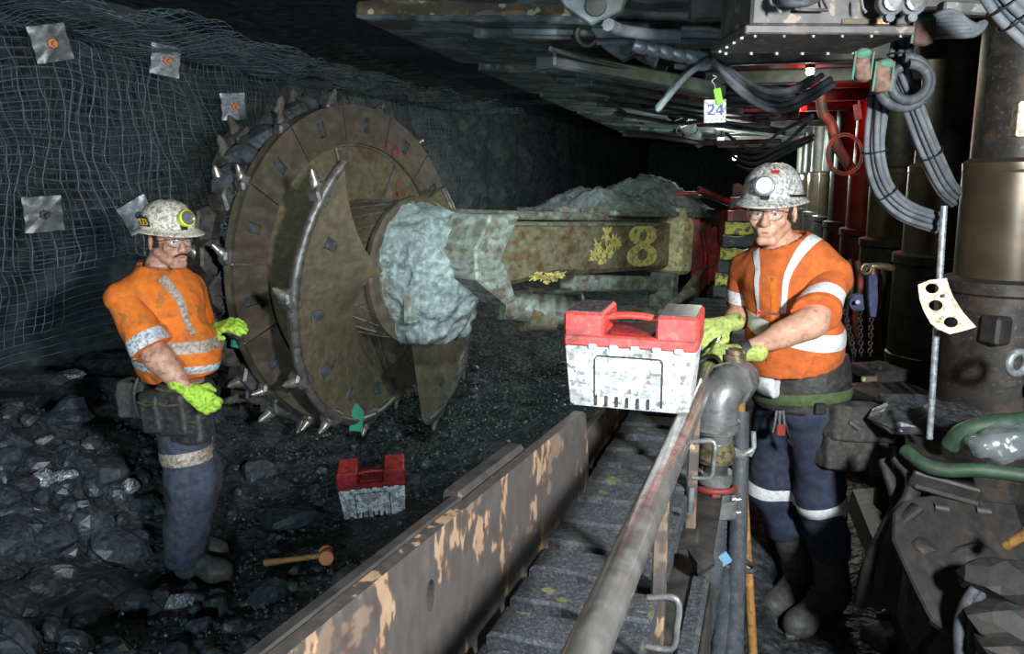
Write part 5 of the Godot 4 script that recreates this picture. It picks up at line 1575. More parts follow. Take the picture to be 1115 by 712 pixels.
# polymer grid pinned over the face and the strip of roof above it
func drape(d: float, t: float) -> Vector3:
	var n := hn.get_noise_2d(d * 90.0, t * 80.0)
	var n2 := hn.get_noise_2d(d * 110.0 + 300.0, t * 90.0) * 1.6
	var top := 2.62 + 0.05 * n
	var H := 1.75
	var x := face_x(d) + 0.12
	if t < H:
		var y := top - (H - t)
		return Vector3(x + 0.14 + 0.16 * n + 0.12 * sin((H - t) * 1.6), y + 0.03 * n2, -d + 0.05 * n2)
	var u := t - H
	return Vector3(x + 0.14 + 0.16 * n + u * 0.97, top - 0.02 + 0.07 * n2 * minf(1.0, u * 3.0), -d + 0.05 * n2 - u * 0.2)
func face_mesh() -> void:
	var s := S.new()
	var step := 0.047
	for i in 160:
		var d := 2.3 + i * step
		var b := 0.45 * hn.get_noise_2d(d * 50.0, 900.0) + 0.1 + (0.3 if d > 4.4 and d < 5.6 else 0.0)
		var pts := []
		var k := int(maxf(0.0, b) / step)
		while k < 58:
			pts.append(drape(d, k * step)); k += 1
		s.tube(pts, 0.0027, 3, false)
	for k in 58:
		var pts := []
		for i in 160: pts.append(drape(2.3 + i * step, k * step))
		s.tube(pts, 0.0025, 3, false)
	tag(put("face_netting", s, mt.mesh_wire), "grey plastic grid netting draped over the coal face on the left", "netting", "", "stuff")
	var s2 := S.new()
	for i in 26:
		var pts := []
		for k in 24: pts.append(drape(3.4 + i * 0.085, 0.5 + k * 0.05) + Vector3(0.1, 0, 0.03 * sin(i * 1.0)))
		s2.tube(pts, 0.0042, 4, false)
	for k in 24:
		var pts := []
		for i in 26: pts.append(drape(3.4 + i * 0.085, 0.5 + k * 0.05) + Vector3(0.1, 0, 0.03 * sin(i * 1.0)))
		s2.tube(pts, 0.0042, 4, false)
	tag(put("face_netting", s2, mt.mesh_wire), "second layer of coarser grid hanging over the netting behind the left miner", "netting", "", "stuff")
	var spots := [[55, 47, 4.5, 0.25, "rusty bolted roof plate at the far left top of the netting"], [180, 66, 5.3, -0.1, "pale bolted plate on the netting above the numbered helmet"], [254, 116, 5.9, 0.1, "pale bolted plate beside the drum's topmost picks"], [47, 233, 4.3, 0.05, "dark bolted plate low on the netting at the left edge"], [150, 234, 4.9, 0.5, "bolted plate half hidden behind the numbered helmet"]]
	for q in spots:
		var p := P(q[0], q[1], q[2] - 0.28)
		var n := (Vector3(0.75, -0.12, 0.65)).normalized()
		var b := along(n).rotated(n, q[3])
		var t := thing("bolt_plate", q[4], "bolt plate", p, "roof bolt plates")
		var sh := S.new()
		var w := 0.088
		var rows := []
		for i in 9:
			var row := []
			for j in 9:
				var x := -w + 2 * w * i / 8.0
				var y := -w + 2 * w * j / 8.0
				var a := atan2(y, x)
				var r := sqrt(x * x + y * y) / w
				row.append(p + b * Vector3(x, y, 0.014 * (1.0 - r * 0.6) + 0.007 * cos(a * 9.0) * r))
			rows.append(row)
		put("plate", sh.slab(rows, n, 0.006), mt.zinc if q[0] > 60 else mt.pipe_grey, t)
		put("nut", S.new().lathe(Transform3D(stand(n), p + n * 0.01), [Vector2(0.024, 0), Vector2(0.024, 0.022), Vector2(0.012, 0.024), Vector2(0.012, 0.05), Vector2(0, 0.05)], 6), mt.bolt_orange if q[1] < 150 else mt.dark_steel, t)

# ---- hoses, boxes and lamps under the canopies
func path(q: Array, per := 6) -> Array:
	var c := []
	for p in q: c.append(P(p[0], p[1], p[2]))
	return curve(c, per)
func under(p: Vector3, y: float) -> Vector3:
	return Vector3(p.x, minf(p.y, y), p.z)
func hose_run(called: String, q: Array, r: float, m: Material, label: String, group := "", off := Vector3.ZERO) -> void:
	var pts := path(q)
	for i in pts.size():
		pts[i] += off
		pts[i].y = minf(pts[i].y, 2.36 - r)     # under the canopies
	tag(put(called, S.new().tube(pts, r, 8), m), label, "hose", group)
func bundle(q: Array, n: int, r: float, spread: float, m: Material, label: String, group: String) -> void:
	var base := path(q, 7)
	for k in n:
		var a := TAU * k / n + 0.4
		var rr := spread * (0.35 if k % 3 == 0 else 1.0)
		var pts := []
		for i in base.size():
			var tw := a + i * 0.03
			var tan: Vector3 = (base[mini(i + 1, base.size() - 1)] - base[maxi(i - 1, 0)]).normalized()
			var bx := tan.cross(Vector3.BACK).normalized()
			pts.append(base[i] + bx * cos(tw) * rr + Vector3.BACK * sin(tw) * rr * 0.7)
		tag(put("hydraulic_hose", S.new().tube(pts, r, 8), m), label, "hose", group)
	for k in 3:
		var i := 4 + k * (base.size() - 8) / 3
		var tan: Vector3 = (base[i + 1] - base[i]).normalized()
		tag(put("cable_tie", ring_shape(base[i], tan, spread + r + 0.002, 0.0025), mt.black), "thin black cable tie round the %s, %s of three" % [group.trim_prefix("hoses of the ").trim_prefix("hoses in the "), ["uppermost", "middle", "lowest"][k]], "cable tie")
func overhead() -> void:
	# control box with connectors
	var o := P(905, 27, 2.3)
	var bx := Basis(Vector3.UP, 0.03)
	var t := thing("control_box", "grey steel control box with screwed underside hung at the top of the view", "control box", o)
	put("body", S.new().box(at(o + Vector3(0, 0.14, -0.17), bx), Vector3(0.44, 0.28, 0.3), 0.008), mt.box_grey, t)
	put("base_flange", S.new().box(at(o + Vector3(-0.005, -0.012, -0.175), bx), Vector3(0.47, 0.024, 0.35), 0.004), mt.box_grey, t)
	for k in 6:
		put("screw", S.new().lathe(at(o + Vector3(-0.2 + k * 0.08, -0.026, -0.02), Basis(Vector3.RIGHT, PI)), [Vector2(0.006, -0.002), Vector2(0.005, 0.004), Vector2(0, 0.005)], 8), mt.pipe_grey, t)
		put("screw", S.new().lathe(at(o + Vector3(-0.2 + k * 0.08, -0.026, -0.33), Basis(Vector3.RIGHT, PI)), [Vector2(0.007, -0.002), Vector2(0.006, 0.005), Vector2(0, 0.006)], 8), mt.zinc, t)
	for k in 4: put("side_screw", S.new().box(at(o + Vector3(-0.227, -0.026, -0.06 - 0.08 * k)), Vector3(0.01, 0.008, 0.02), 0.002), mt.zinc, t)
	put("handle", S.new().tube([o + Vector3(-0.08, 0.06, 0.0), o + Vector3(-0.1, 0.034, 0.02), o + Vector3(-0.02, 0.034, 0.02), o + Vector3(-0.03, 0.07, 0.0)], 0.005, 6), mt.box_grey, t)
	put("paint_patch", S.new().box(at(o + Vector3(0.1, 0.012, -0.018)), Vector3(0.13, 0.014, 0.004), 0.001), mt.chipped_cream, t)
	put("cable_loop", S.new().tube(path([[845, 0, 2.26], [858, 3, 2.2], [880, 2, 2.2], [895, -6, 2.26]], 5), 0.012, 8), mt.hose_dark, t)
	for k in 2:
		var p := P(968 + k * 24, 3, 2.24)
		var cn := put("connector", S.new().lathe(Transform3D(stand(Vector3(0, 0, 1)), p - Vector3(0, 0, 0.02)), [Vector2(0, 0), Vector2(0.03, 0), Vector2(0.03, 0.02), Vector2(0.026, 0.022), Vector2(0.026, 0.05), Vector2(0.018, 0.052), Vector2(0, 0.052)], 14), mt.pipe_grey, t)
		put("collar", ring_shape(p + Vector3(0, 0, 0.012), Vector3.BACK, 0.03, 0.006), mt.hose_grey, cn)
		put("screw_cap", S.new().lathe(Transform3D(stand(Vector3(0, 0, 1)), P(966 + k * 24, 20, 2.24)), [Vector2(0.013, 0), Vector2(0.013, 0.02), Vector2(0, 0.024)], 8), mt.hose_grey, t)
	for q in [[847, 10], [940, 6]]: put("split_pin", S.new().tube([P(q[0] - 2, 0, 2.26), P(q[0], 10, 2.25), P(q[0] + 3, 13, 2.24)], 0.004, 5), mt.zinc, t)
	# hanging number tag
	var tg := thing("number_tag", "square white tag numbered 24 hanging from a wire", "sign", P(778, 120, 3.0))
	var tp := P(778.5, 121, 3.0)
	put("tag_plate", S.new().box(at(tp, Basis(Vector3.BACK, 0.03)), Vector3(0.08, 0.082, 0.006), 0.002), mt.helmet_grey, tg)
	var tm := TextMesh.new()
	tm.text = "24"; tm.font_size = 32; tm.pixel_size = 0.0017; tm.depth = 0.003
	var sf := SystemFont.new(); sf.font_names = PackedStringArray(["Droid Sans"]); sf.font_weight = 800
	tm.font = sf
	put("number", tm, mt.sign_blue, tg, true).transform = whole(tg).affine_inverse() * at(tp + Vector3(0, 0.004, 0.0035))
	put("lime_clip", S.new().box(at(tp + Vector3(0.008, 0.05, 0.008), Basis(Vector3.BACK, 0.25)), Vector3(0.026, 0.058, 0.012), 0.003), mt.lime, tg)
	put("hook", S.new().tube(path([[779, 100, 3.0], [778, 92, 3.0], [775, 88, 3.0], [780, 84, 3.0], [776, 82, 3.0]], 3), 0.002, 5), mt.zinc, tg)
	# big hoses slung under the first canopies
	hose_run("ribbed_conduit", [[663, -8, 2.9], [675, 14, 3.0], [690, 8, 3.05], [715, 5, 3.1], [742, 5, 3.1]], 0.022, mt.hose_grey, "pale ribbed conduit at the top beside the first canopy")
	hose_run("overhead_hose", [[740, 3, 3.1], [775, 8, 3.12], [818, 12, 3.15]], 0.016, mt.hose_grey, "upper of two pale hoses running to the control box")
	hose_run("overhead_hose", [[742, 6, 3.1], [780, 14, 3.12], [820, 18, 3.15]], 0.016, mt.hose_grey, "lower of two pale hoses running to the control box")
	hose_run("overhead_cable", [[743, 6, 3.05], [760, 24, 3.05], [785, 34, 3.05], [808, 28, 3.05], [832, 14, 3.05]], 0.009, mt.hose_grey, "thin pale cable sagging left of the control box")
	hose_run("overhead_cable", [[650, 12, 3.3], [700, 26, 3.3], [760, 40, 3.3], [825, 40, 3.3]], 0.014, mt.hose_dark, "thin dark cable along the roof left of the control box")
	var swag := [[[700, 48, 3.3], [740, 55, 3.3], [772, 62, 3.25], [795, 86, 3.2], [830, 112, 3.2], [860, 112, 3.25], [905, 86, 3.3]], [[705, 52, 3.3], [745, 60, 3.3], [775, 66, 3.25], [800, 95, 3.2], [835, 118, 3.2], [865, 117, 3.25], [908, 92, 3.3]], [[720, 60, 3.4], [760, 68, 3.3], [780, 68, 3.3], [815, 92, 3.3], [845, 102, 3.3], [872, 96, 3.35], [895, 82, 3.4]], [[712, 56, 3.35], [770, 64, 3.3], [800, 80, 3.3], [830, 98, 3.3], [860, 98, 3.3], [885, 84, 3.35]], [[735, 72, 3.35], [765, 74, 3.3], [785, 72, 3.3], [820, 100, 3.28], [850, 110, 3.25], [880, 104, 3.3]]]
	for i in swag.size(): hose_run("overhead_hose", swag[i], 0.0125, mt.hose_grey, "grey hose in the swag between canopy and white lamp", "roof hoses in the swag")
	for q in [[[771, 65, 3.2], [748, 82, 3.15], [728, 105, 3.1], [717, 119, 3.1], [722, 112, 3.14], [742, 84, 3.2], [770, 68, 3.22]], [[768, 66, 3.24], [745, 85, 3.18], [724, 108, 3.16], [716, 117, 3.14]]]:
		hose_run("overhead_hose", q, 0.0115, mt.hose_grey, "grey hose looped downwards left of the hanging tag", "roof hoses in the loop")
	for i in 6:
		var x := 690.0 + i * 14
		tag(put("hose_fitting", S.new().tube(path([[x, 48 + i * 3, 3.3], [x + 12, 52 + i * 3, 3.3], [x + 20, 53 + i * 3, 3.3]], 2), [0.024, 0.028, 0.028, 0.02, 0.02], 8), mt.zinc), "small hose fitting under the canopy left of the hanging tag", "fitting", "hose fittings")
	# dark cables strung along the roof into the distance
	var rc := RandomNumberGenerator.new(); rc.seed = 21
	var where := ["topmost", "second", "third", "fourth", "fifth", "sixth", "seventh", "eighth", "lowest"]
	for i in 9:
		var y := 22.0 + i * 13.0 + rc.randf_range(-4, 4)
		var d0 := 3.5 + 0.3 * i
		hose_run("overhead_cable", [[600 + i * 10, y - 16 + i * 4, d0], [650 + i * 8, y + 4 + i * 2 + rc.randf_range(-4, 4), d0 + 0.4], [710 + i * 4, y + 20 + rc.randf_range(-6, 6), d0 + 0.8], [770, y + 26 + rc.randf_range(-8, 8), d0 + 1.3], [850, y + 22 + rc.randf_range(-14, 8), d0 + 1.4]], 0.01 + 0.006 * (i % 3), mt.hose_dark, "dark cable along the roof behind the hanging tag, %s of nine" % where[i], "roof cables")
	for i in 6:
		var y := 30.0 + i * 17.0
		var bm := Transform3D(along(Vector3(0.7, -0.02, -0.72)), under(P(700 + i * 22, y + 24, 4.3 + i * 0.7), 2.33))
		tag(put("cross_girder", S.new().box(bm, Vector3(0.12, 0.08, 1.5), 0.01), mt.canopy_steel), "dark beam under the canopies behind the hanging tag, %s of six" % where[i if i < 5 else 8], "beam", "beams under the canopies")
	for i in 5: hose_run("face_cable", [[790 + i * 3, 150 + i * 8 + rc.randf_range(-5, 5), 6.5], [820, 156 + i * 7 + rc.randf_range(-6, 10), 6.0], [850, 146 + i * 7 + rc.randf_range(-6, 8), 5.6], [885, 126 + i * 7 + rc.randf_range(-8, 8), 5.2]], 0.012, mt.hose_dark, "dark cable sagging above the speckled helmet", "roof cables behind the right miner")
	# hose bundles hanging in front of the legs
	bundle([[962, 85, 2.5], [955, 130, 2.48], [953, 170, 2.48], [962, 205, 2.5], [985, 229, 2.52], [1022, 243, 2.58]], 9, 0.0088, 0.026, mt.hose_grey, "grey hose in the bundle that swings from the green socks to the first legs", "hoses of the curved bundle")
	bundle([[985, 40, 2.5], [980, 78, 2.5], [995, 118, 2.5], [1010, 160, 2.52], [1028, 200, 2.58], [1040, 215, 2.7]], 9, 0.0088, 0.027, mt.hose_grey, "grey hose in the straight bundle falling past the coil", "hoses of the straight bundle")
	bundle([[1075, -30, 2.0], [1092, 0, 2.0], [1110, 22, 2.0], [1140, 50, 2.0]], 8, 0.012, 0.03, mt.hose_grey, "pale hose in the bundle at the top right corner", "hoses in the corner bundle")
	for k in 2:
		var c := P(985 + k * 3, 90, 2.4)
		var ring := []
		for i in 21:
			var a := TAU * i / 20.0 * 0.92 + 2.2
			ring.append(c + Vector3(cos(a) * (0.075 - k * 0.022), sin(a) * (0.07 - k * 0.02), 0.012 * k))
		tag(put("hose_coil", S.new().tube(ring, 0.0145, 8), mt.hose_dark), ["outer loop of dark hose coiled under the control box", "inner loop of dark hose coiled under the control box"][k], "hose")
	for i in 7:
		hose_run("valve_hose", [[1000, 30 + i * 3, 2.45], [1020, 16 + i * 4, 2.4], [1042 + i * 3, 14 + i * 4, 2.4], [1060 + i * 2, 36 - i * 2, 2.4], [1040, 32 + i, 2.42], [1020, 28 + i, 2.45]], 0.008, mt.hose_grey, "thin hose in the tangle right of the control box", "hoses in the tangle")
	tag(put("valve_block", S.new().box(at(P(1050, 10, 2.42), Basis(Vector3.BACK, -0.05)), Vector3(0.14, 0.035, 0.05), 0.006), mt.pipe_grey), "pale valve block in the hose tangle right of the control box", "valve")
	for q in [[938, 72, 0.05, 0.075, "left of two green capped grit bags under the control box"], [960, 84, 0.05, 0.08, "right of two green capped grit bags under the control box"], [1003, 34, 0.055, 0.07, "grit bag hanging off the right end of the control box"]]:
		var p := P(q[0], q[1], 2.36)
		var b := thing("grit_bag", q[4], "bag", p, "grit bags")
		put("bag", soft_box(p, Basis(Vector3.BACK, 0.08), Vector3(q[2] * 0.5, q[3] * 0.55, 0.022), int(q[0])), mt.brown_grit, b)
		put("bag_top", soft_box(p + Vector3(0, q[3] * 0.42, 0.002), Basis(Vector3.BACK, 0.08), Vector3(q[2] * 0.52, q[3] * 0.2, 0.025), int(q[1])), mt.green_cloth, b)
		for s in [-1.0, 1.0]: put("bag_seam", S.new().tube([p + Vector3(s * q[2] * 0.5, q[3] * 0.5, 0.015), p + Vector3(s * q[2] * 0.5 - 0.004, -q[3] * 0.5, 0.015)], 0.004, 5), mt.green_cloth, b)
	# lamps of the supports
	point_lamp("marker_lamp", P(875, 118, 5.7), 0.022, "lamp_red", Color(1.0, 0.05, 0.04), 0.4, "small glowing red lamp above the right miner")
	point_lamp("support_lamp", P(882, 78, 4.2), 0.022, "lamp_white", Color(0.95, 1.0, 0.85), 0.2, "small white lamp under the canopy near the red one")
	point_lamp("support_lamp", P(785, 152, 8.5), 0.03, "lamp_white", Color(0.93, 1.0, 0.95), 3.0, "upper tiny white lamp far along the supports")
	point_lamp("support_lamp", P(800, 172, 11.0), 0.035, "lamp_white", Color(0.93, 1.0, 0.95), 3.0, "lower tiny white lamp far along the supports")
	point_lamp("support_lamp", P(872, 193, 9.0), 0.03, "lamp_white", Color(0.9, 0.97, 1.0), 0.8, "tiny white lamp right behind the speckled helmet")
	var rl := P(875, 118, 5.7)
	tag(put("added_shield", S.new().box(at(rl + Vector3(-0.045, 0.02, -0.02)), Vector3(0.006, 0.16, 0.13), 0.002), mt.dark_steel), "added steel plate blocking red light on one side of the red lamp", "shield")  # added to keep the red light off the dust heap
	# red lit straps and coil on the supports
	tag(put("strap", S.new().tube(path([[893, 90, 4.6], [896, 122, 4.6], [905, 135, 4.6], [912, 160, 4.6], [930, 188, 4.7]], 5), 0.03, 6), mt.red_steel), "red strap hanging between the supports under the red lamp", "strap")
	for k in 2: tag(put("wire_coil", ring_shape(P(920, 168, 4.4), Vector3(0.2, 0.1, 1), 0.11 - 0.012 * k, 0.005), mt.red_steel), ["outer turn of thin red wire coil by the red lit legs", "inner turn of thin red wire coil by the red lit legs"][k], "wire")
	tag(put("flag_tag", S.new().box(at(P(934, 122, 4.3), Basis(Vector3.BACK, 0.2)), Vector3(0.04, 0.08, 0.01), 0.003), mt.red_steel), "red tag on the support right of the red lamp", "tag")
func point_lamp(called: String, p: Vector3, r: float, m: String, c: Color, e: float, label: String) -> void:
	var t := thing(called, label, "lamp", p, "support lamps")
	put("bulb", S.new().lathe(at(p), [Vector2(0, -r), Vector2(r * 0.7, -r * 0.7), Vector2(r, 0), Vector2(r * 0.7, r * 0.7), Vector2(0, r)], 14, true), mt[m], t)
	put("cap", S.new().lathe(at(p + Vector3(0, r * 0.7, 0)), [Vector2(r * 1.1, 0), Vector2(r * 1.1, r * 0.8), Vector2(0, r * 0.9)], 12), mt.dark_steel, t)
	put("stem", S.new().rod(p + Vector3(0, r * 1.5, 0), Vector3(p.x, 2.45, p.z), 0.008, 6), mt.dark_steel, t)
	var l := OmniLight3D.new()
	l.name = called + "_light"
	l.light_energy = e; l.light_color = c; l.omni_range = 25.0; l.omni_attenuation = 2.0; l.light_size = r; l.shadow_enabled = true
	add_child(l)
	l.position = p

# ---- the crowded right side
func right_clutter() -> void:
	# threaded rod and the three hole bracket on it
	tag(put("threaded_rod", S.new().tube(rod_pts(), rod_r(), 10), mt.zinc), "threaded steel rod standing upright in front of the first prop", "rod")
	var d := 2.42
	var c := P(1028, 332, d)
	var n := (EYE - c).normalized()
	var b := along(n)
	var px := d / F * 1.02
	var pts := PackedVector2Array()
	for q in [[1001, 312], [1012, 306], [1028, 303], [1031, 312], [1036, 323], [1047, 339], [1060, 353], [1047, 359], [1036, 363], [1026, 359], [1017, 353], [1009, 340], [1004, 328]]: pts.append(Vector2(q[0] - 1028, 332 - q[1]) * px)
	for q in [[1015, 315, 6.5], [1020, 333, 6.8], [1036, 350, 6.8]]: pts = keyhole(pts, oval(Vector2(q[0] - 1028, 332 - q[1]) * px, q[2] * px, q[2] * px * 0.85, 14))
	var br := thing("hole_bracket", "cream curved steel bracket with three round holes hung on the threaded rod", "bracket", c)
	put("plate", S.new().prism(Transform3D(b, c), pts, 0.014), mt.cream_paint, br)
	for q in [[1027, 322], [1038, 339]]: put("rivet", S.new().lathe(Transform3D(stand(n), P(q[0], q[1], d) + n * 0.006), [Vector2(0.006, 0), Vector2(0.005, 0.005), Vector2(0, 0.006)], 8), mt.dark_steel, br)
	# bent hatch, flap and guards of the first support, shade put into their colour
	var h := thing("hatch_cover", "dark dented hatch plate leaning below the first hydraulic prop", "hatch", P(1030, 520, 2.5))
	var hb := Basis(quad_basis(P(985, 482, 2.6), P(1050, 500, 2.55), P(1000, 538, 2.35)))
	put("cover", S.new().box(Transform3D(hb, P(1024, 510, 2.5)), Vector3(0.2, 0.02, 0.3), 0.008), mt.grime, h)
	put("cover_lip", S.new().box(Transform3D(hb, P(1028, 530, 2.38)), Vector3(0.2, 0.06, 0.02), 0.006), mt.dark_steel, h)
	var f := thing("flap_plate", "large dark round cornered flap plate at the lower right", "plate", P(1050, 680, 2.2))
	var fb := along(Vector3(-0.1, 0.8, 0.58).normalized())
	var fc := P(1055, 620, 2.2)
	var poly := PackedVector2Array()
	for q in [[977, 600], [985, 575], [1003, 560], [1040, 556], [1125, 560], [1125, 690], [1060, 684], [1020, 676], [1000, 665], [990, 640]]: poly.append(Vector2((q[0] - 1055) * 0.0026, (620 - q[1]) * 0.0038))
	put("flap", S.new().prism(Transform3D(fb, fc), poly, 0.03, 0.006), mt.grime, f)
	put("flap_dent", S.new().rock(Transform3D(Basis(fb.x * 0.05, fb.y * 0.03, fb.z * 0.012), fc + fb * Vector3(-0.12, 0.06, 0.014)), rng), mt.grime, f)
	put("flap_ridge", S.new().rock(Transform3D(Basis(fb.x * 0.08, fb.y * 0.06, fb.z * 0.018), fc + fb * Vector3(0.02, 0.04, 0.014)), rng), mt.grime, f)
	for k in 2: put("flap_hinge", S.new().rod(fc + fb * Vector3(-0.06 + k * 0.12, 0.195, 0.01), fc + fb * Vector3(-0.02 + k * 0.12, 0.195, 0.01), 0.018, 8), mt.dark_steel, f)
	var g := [[[975, 498, 2.5], [993, 520, 2.45], [990, 545, 2.4], [968, 575, 2.4], [948, 615, 2.45], [938, 658, 2.55]], [[962, 500, 2.55], [972, 530, 2.5], [975, 550, 2.5], [960, 580, 2.5]], [[1000, 552, 2.35], [975, 575, 2.35], [960, 615, 2.4], [955, 660, 2.45]]]
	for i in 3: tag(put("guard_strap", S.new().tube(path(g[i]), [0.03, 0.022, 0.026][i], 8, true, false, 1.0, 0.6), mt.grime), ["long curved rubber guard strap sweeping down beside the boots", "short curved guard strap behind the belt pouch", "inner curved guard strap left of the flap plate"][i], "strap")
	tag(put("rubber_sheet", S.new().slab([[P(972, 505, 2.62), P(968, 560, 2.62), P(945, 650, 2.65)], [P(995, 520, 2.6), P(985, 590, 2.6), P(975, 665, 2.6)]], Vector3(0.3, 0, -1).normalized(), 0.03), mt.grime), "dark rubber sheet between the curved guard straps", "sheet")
	tag(put("brass_strip", S.new().tube(path([[965, 600, 2.5], [960, 625, 2.5], [955, 650, 2.52]], 3), 0.012, 6), mt.chipped_cream), "worn strip of bare metal on the guard panel", "strip")
	# green hose, clear bag, scraps
	tag(put("green_hose", S.new().tube(path([[985, 490, 2.45], [1005, 505, 2.38], [1030, 512, 2.34], [1070, 512, 2.3], [1130, 520, 2.25]]), 0.022, 10), mt.green_hose), "dirty green hose lying across the hatch cover", "hose")
	tag(put("green_hose", S.new().tube(path([[1035, 485, 2.45], [1050, 470, 2.42], [1080, 462, 2.4], [1130, 458, 2.4]]), 0.03, 10), mt.green_hose), "dirty green wrapped hose behind the clear plastic bag", "hose")
	var bagf := Field.new()
	bagf.k = 0.05; bagf.noise = folds(4, 14.0); bagf.amp = 0.02
	bagf.ell(P(1085, 485, 2.35), Basis(), Vector3(0.085, 0.05, 0.05)); bagf.ell(P(1110, 480, 2.35), Basis(), Vector3(0.08, 0.05, 0.05))
	tag(put("plastic_bag", bagf.mesh(0.009), mt.clear_bag), "crumpled clear plastic bag lying on the green hose", "bag")
	tag(put("wood_stub", S.new().rod(P(1096, 594, 2.05), P(1120, 578, 2.0), 0.014, 8), mt.wood), "broken wooden handle stub poking in from the right edge", "tool handle")
	for i in 3:
		var q: Array = [[1092, 632, 2.0, 0.1, 0.06], [1100, 670, 1.95, 0.1, 0.06], [1100, 708, 1.9, 0.1, 0.05]][i]
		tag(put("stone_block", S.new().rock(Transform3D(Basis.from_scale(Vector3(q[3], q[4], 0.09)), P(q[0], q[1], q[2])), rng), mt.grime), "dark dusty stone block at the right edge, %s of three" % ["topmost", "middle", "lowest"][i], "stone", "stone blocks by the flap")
	for i in 2: tag(put("looped_hose", S.new().tube(path([[1062 + i * 10, 640, 2.0], [1050 + i * 10, 660, 2.0], [1044 + i * 11, 685, 2.0], [1046 + i * 11, 730, 1.95]]), 0.015, 8), mt.hose_dark), ["outer dark hose looping past the lower right stones", "inner dark hose looping past the lower right stones"][i], "hose")
	var gl := thing("rubber_glove", "dark glove with a blue cuff lying on the floor by the boots", "glove", PH(965, 690, 0.02))
	var gp := PH(968, 690, 0.05)
	put("palm", soft_box(gp, Basis(Vector3.UP, 0.5), Vector3(0.1, 0.035, 0.06), 7), mt.boot_rubber, gl)
	put("blue_cuff", S.new().tube([PH(958, 672, 0.09), PH(978, 664, 0.1)], [0.02, 0.026], 8), mt.blue_dark, gl)
	# things hung and stacked behind the right miner
	var pu := thing("pulley", "violet pulley disc hanging beside the right miner's sleeve", "pulley", P(934, 329, 3.7))
	put("disc", S.new().lathe(Transform3D(stand(Vector3(-0.2, 0, 1)), P(934, 329, 3.7)), [Vector2(0, -0.02), Vector2(0.04, -0.02), Vector2(0.042, -0.008), Vector2(0.034, 0), Vector2(0.042, 0.008), Vector2(0.04, 0.02), Vector2(0.012, 0.022), Vector2(0, 0.022)], 18), mt.blue_cloth, pu)
	put("pin", S.new().rod(P(934, 329, 3.68), P(934, 329, 3.62), 0.01, 8), mt.zinc, pu)
	tag(put("hanging_strap", S.new().slab([[P(946, 300, 3.6), P(946, 325, 3.6), P(948, 345, 3.6)], [P(955, 300, 3.6), P(956, 325, 3.6), P(954, 345, 3.6)]], Vector3(0, 0, 1), 0.02), mt.blue_cloth), "faded blue strap hanging beside the violet pulley", "strap")
	for k in 3:
		var ch := thing("hanging_chain", ["leftmost", "middle", "rightmost"][k] + " thin steel chain hanging under the violet pulley", "chain", P(926 + k * 11, 360, 3.65), "hanging chains")
		for i in 12:
			var p := P(926 + k * 11 + (i - 6) * [1.5, 0.2, -0.3][k] * 0.6, 340 + i * 4.2, 3.65)
			put("chain_link", ring_shape(p, Vector3(1, 0, 0.2) if i % 2 else Vector3(0.2, 0, 1), 0.011, 0.003), mt.dark_steel, ch)
	var fx := thing("pipe_fitting", "brass cross fitting on the prop beside the blue strap", "fitting", P(955, 292, 3.7))
	put("cross_pipe", S.new().tube(path([[940, 296, 3.7], [948, 290, 3.68], [962, 290, 3.68], [972, 292, 3.7]], 4), 0.016, 8), mt.brass, fx)
	put("drop_pipe", S.new().tube(path([[950, 290, 3.68], [951, 302, 3.66]], 2), 0.013, 8), mt.brass, fx)
	put("eye", ring_shape(P(943, 293, 3.66), Vector3.BACK, 0.022, 0.007), mt.brass, fx)
	var cs := thing("base_casting", "dark steel casting with a chipped cream edge behind the belt pouch", "casting", P(955, 420, 3.4))
	put("block", S.new().box(at(P(957, 405, 3.4), Basis(Vector3.UP, 0.2)), Vector3(0.17, 0.05, 0.2), 0.008), mt.dark_steel, cs)
	put("edge", S.new().box(at(P(956, 412, 3.3), Basis(Vector3.UP, 0.2)), Vector3(0.15, 0.025, 0.02), 0.004), mt.chipped_cream, cs)
	put("cap", S.new().box(at(P(957, 398, 3.36), Basis(Vector3.UP, 0.6)), Vector3(0.07, 0.03, 0.06), 0.006), mt.grime, cs)
	put("pedestal", S.new().box(at(P(965, 470, 3.5), Basis(Vector3.UP, 0.2)), Vector3(0.35, 0.4, 0.3), 0.02), mt.dark_steel, cs)
	for i in 4:
		var q: Array = [[1000, 440, 2.95, 0.14], [985, 455, 2.85, 0.12], [1010, 460, 2.8, 0.16], [1045, 455, 2.6, 0.13]][i]
		tag(put("rubble_block", S.new().rock(Transform3D(Basis.from_scale(Vector3(q[3], 0.05, 0.12)), P(q[0], q[1], q[2])), rng), mt.coal_lump), "flat coal block lodged on the support base, %s of four from the left" % ["second", "first", "third", "last"][i], "coal lump", "coal on the support base")
	var sup := thing("support_toe", "dark steel toe block of the first support under the hatch cover", "roof support", Vector3(1.55, 0, -2.7))
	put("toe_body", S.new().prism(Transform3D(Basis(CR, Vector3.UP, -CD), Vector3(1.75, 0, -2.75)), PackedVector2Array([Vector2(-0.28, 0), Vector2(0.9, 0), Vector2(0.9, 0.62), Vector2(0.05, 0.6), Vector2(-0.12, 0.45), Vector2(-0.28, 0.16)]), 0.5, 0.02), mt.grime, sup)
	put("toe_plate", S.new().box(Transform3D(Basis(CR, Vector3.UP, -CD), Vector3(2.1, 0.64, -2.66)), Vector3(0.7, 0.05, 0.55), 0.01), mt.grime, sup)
	# red lit cluster behind the miner
	for i in 5:
		var x := 925.0 + i * 9
		tag(put("valve_manifold", S.new().tube(path([[x, 284 + i * 2, 4.2], [x + 3, 310, 4.1], [x - 4 + i, 345, 4.15], [x + 2, 380, 4.2]], 4), 0.012 + 0.004 * (i % 2), 8), mt.red_steel if i % 2 else mt.dark_steel), "pipe of the valve cluster under the red lit prop, %s of five" % ["first", "second", "third", "fourth", "fifth"][i], "pipe", "valve cluster pipes")
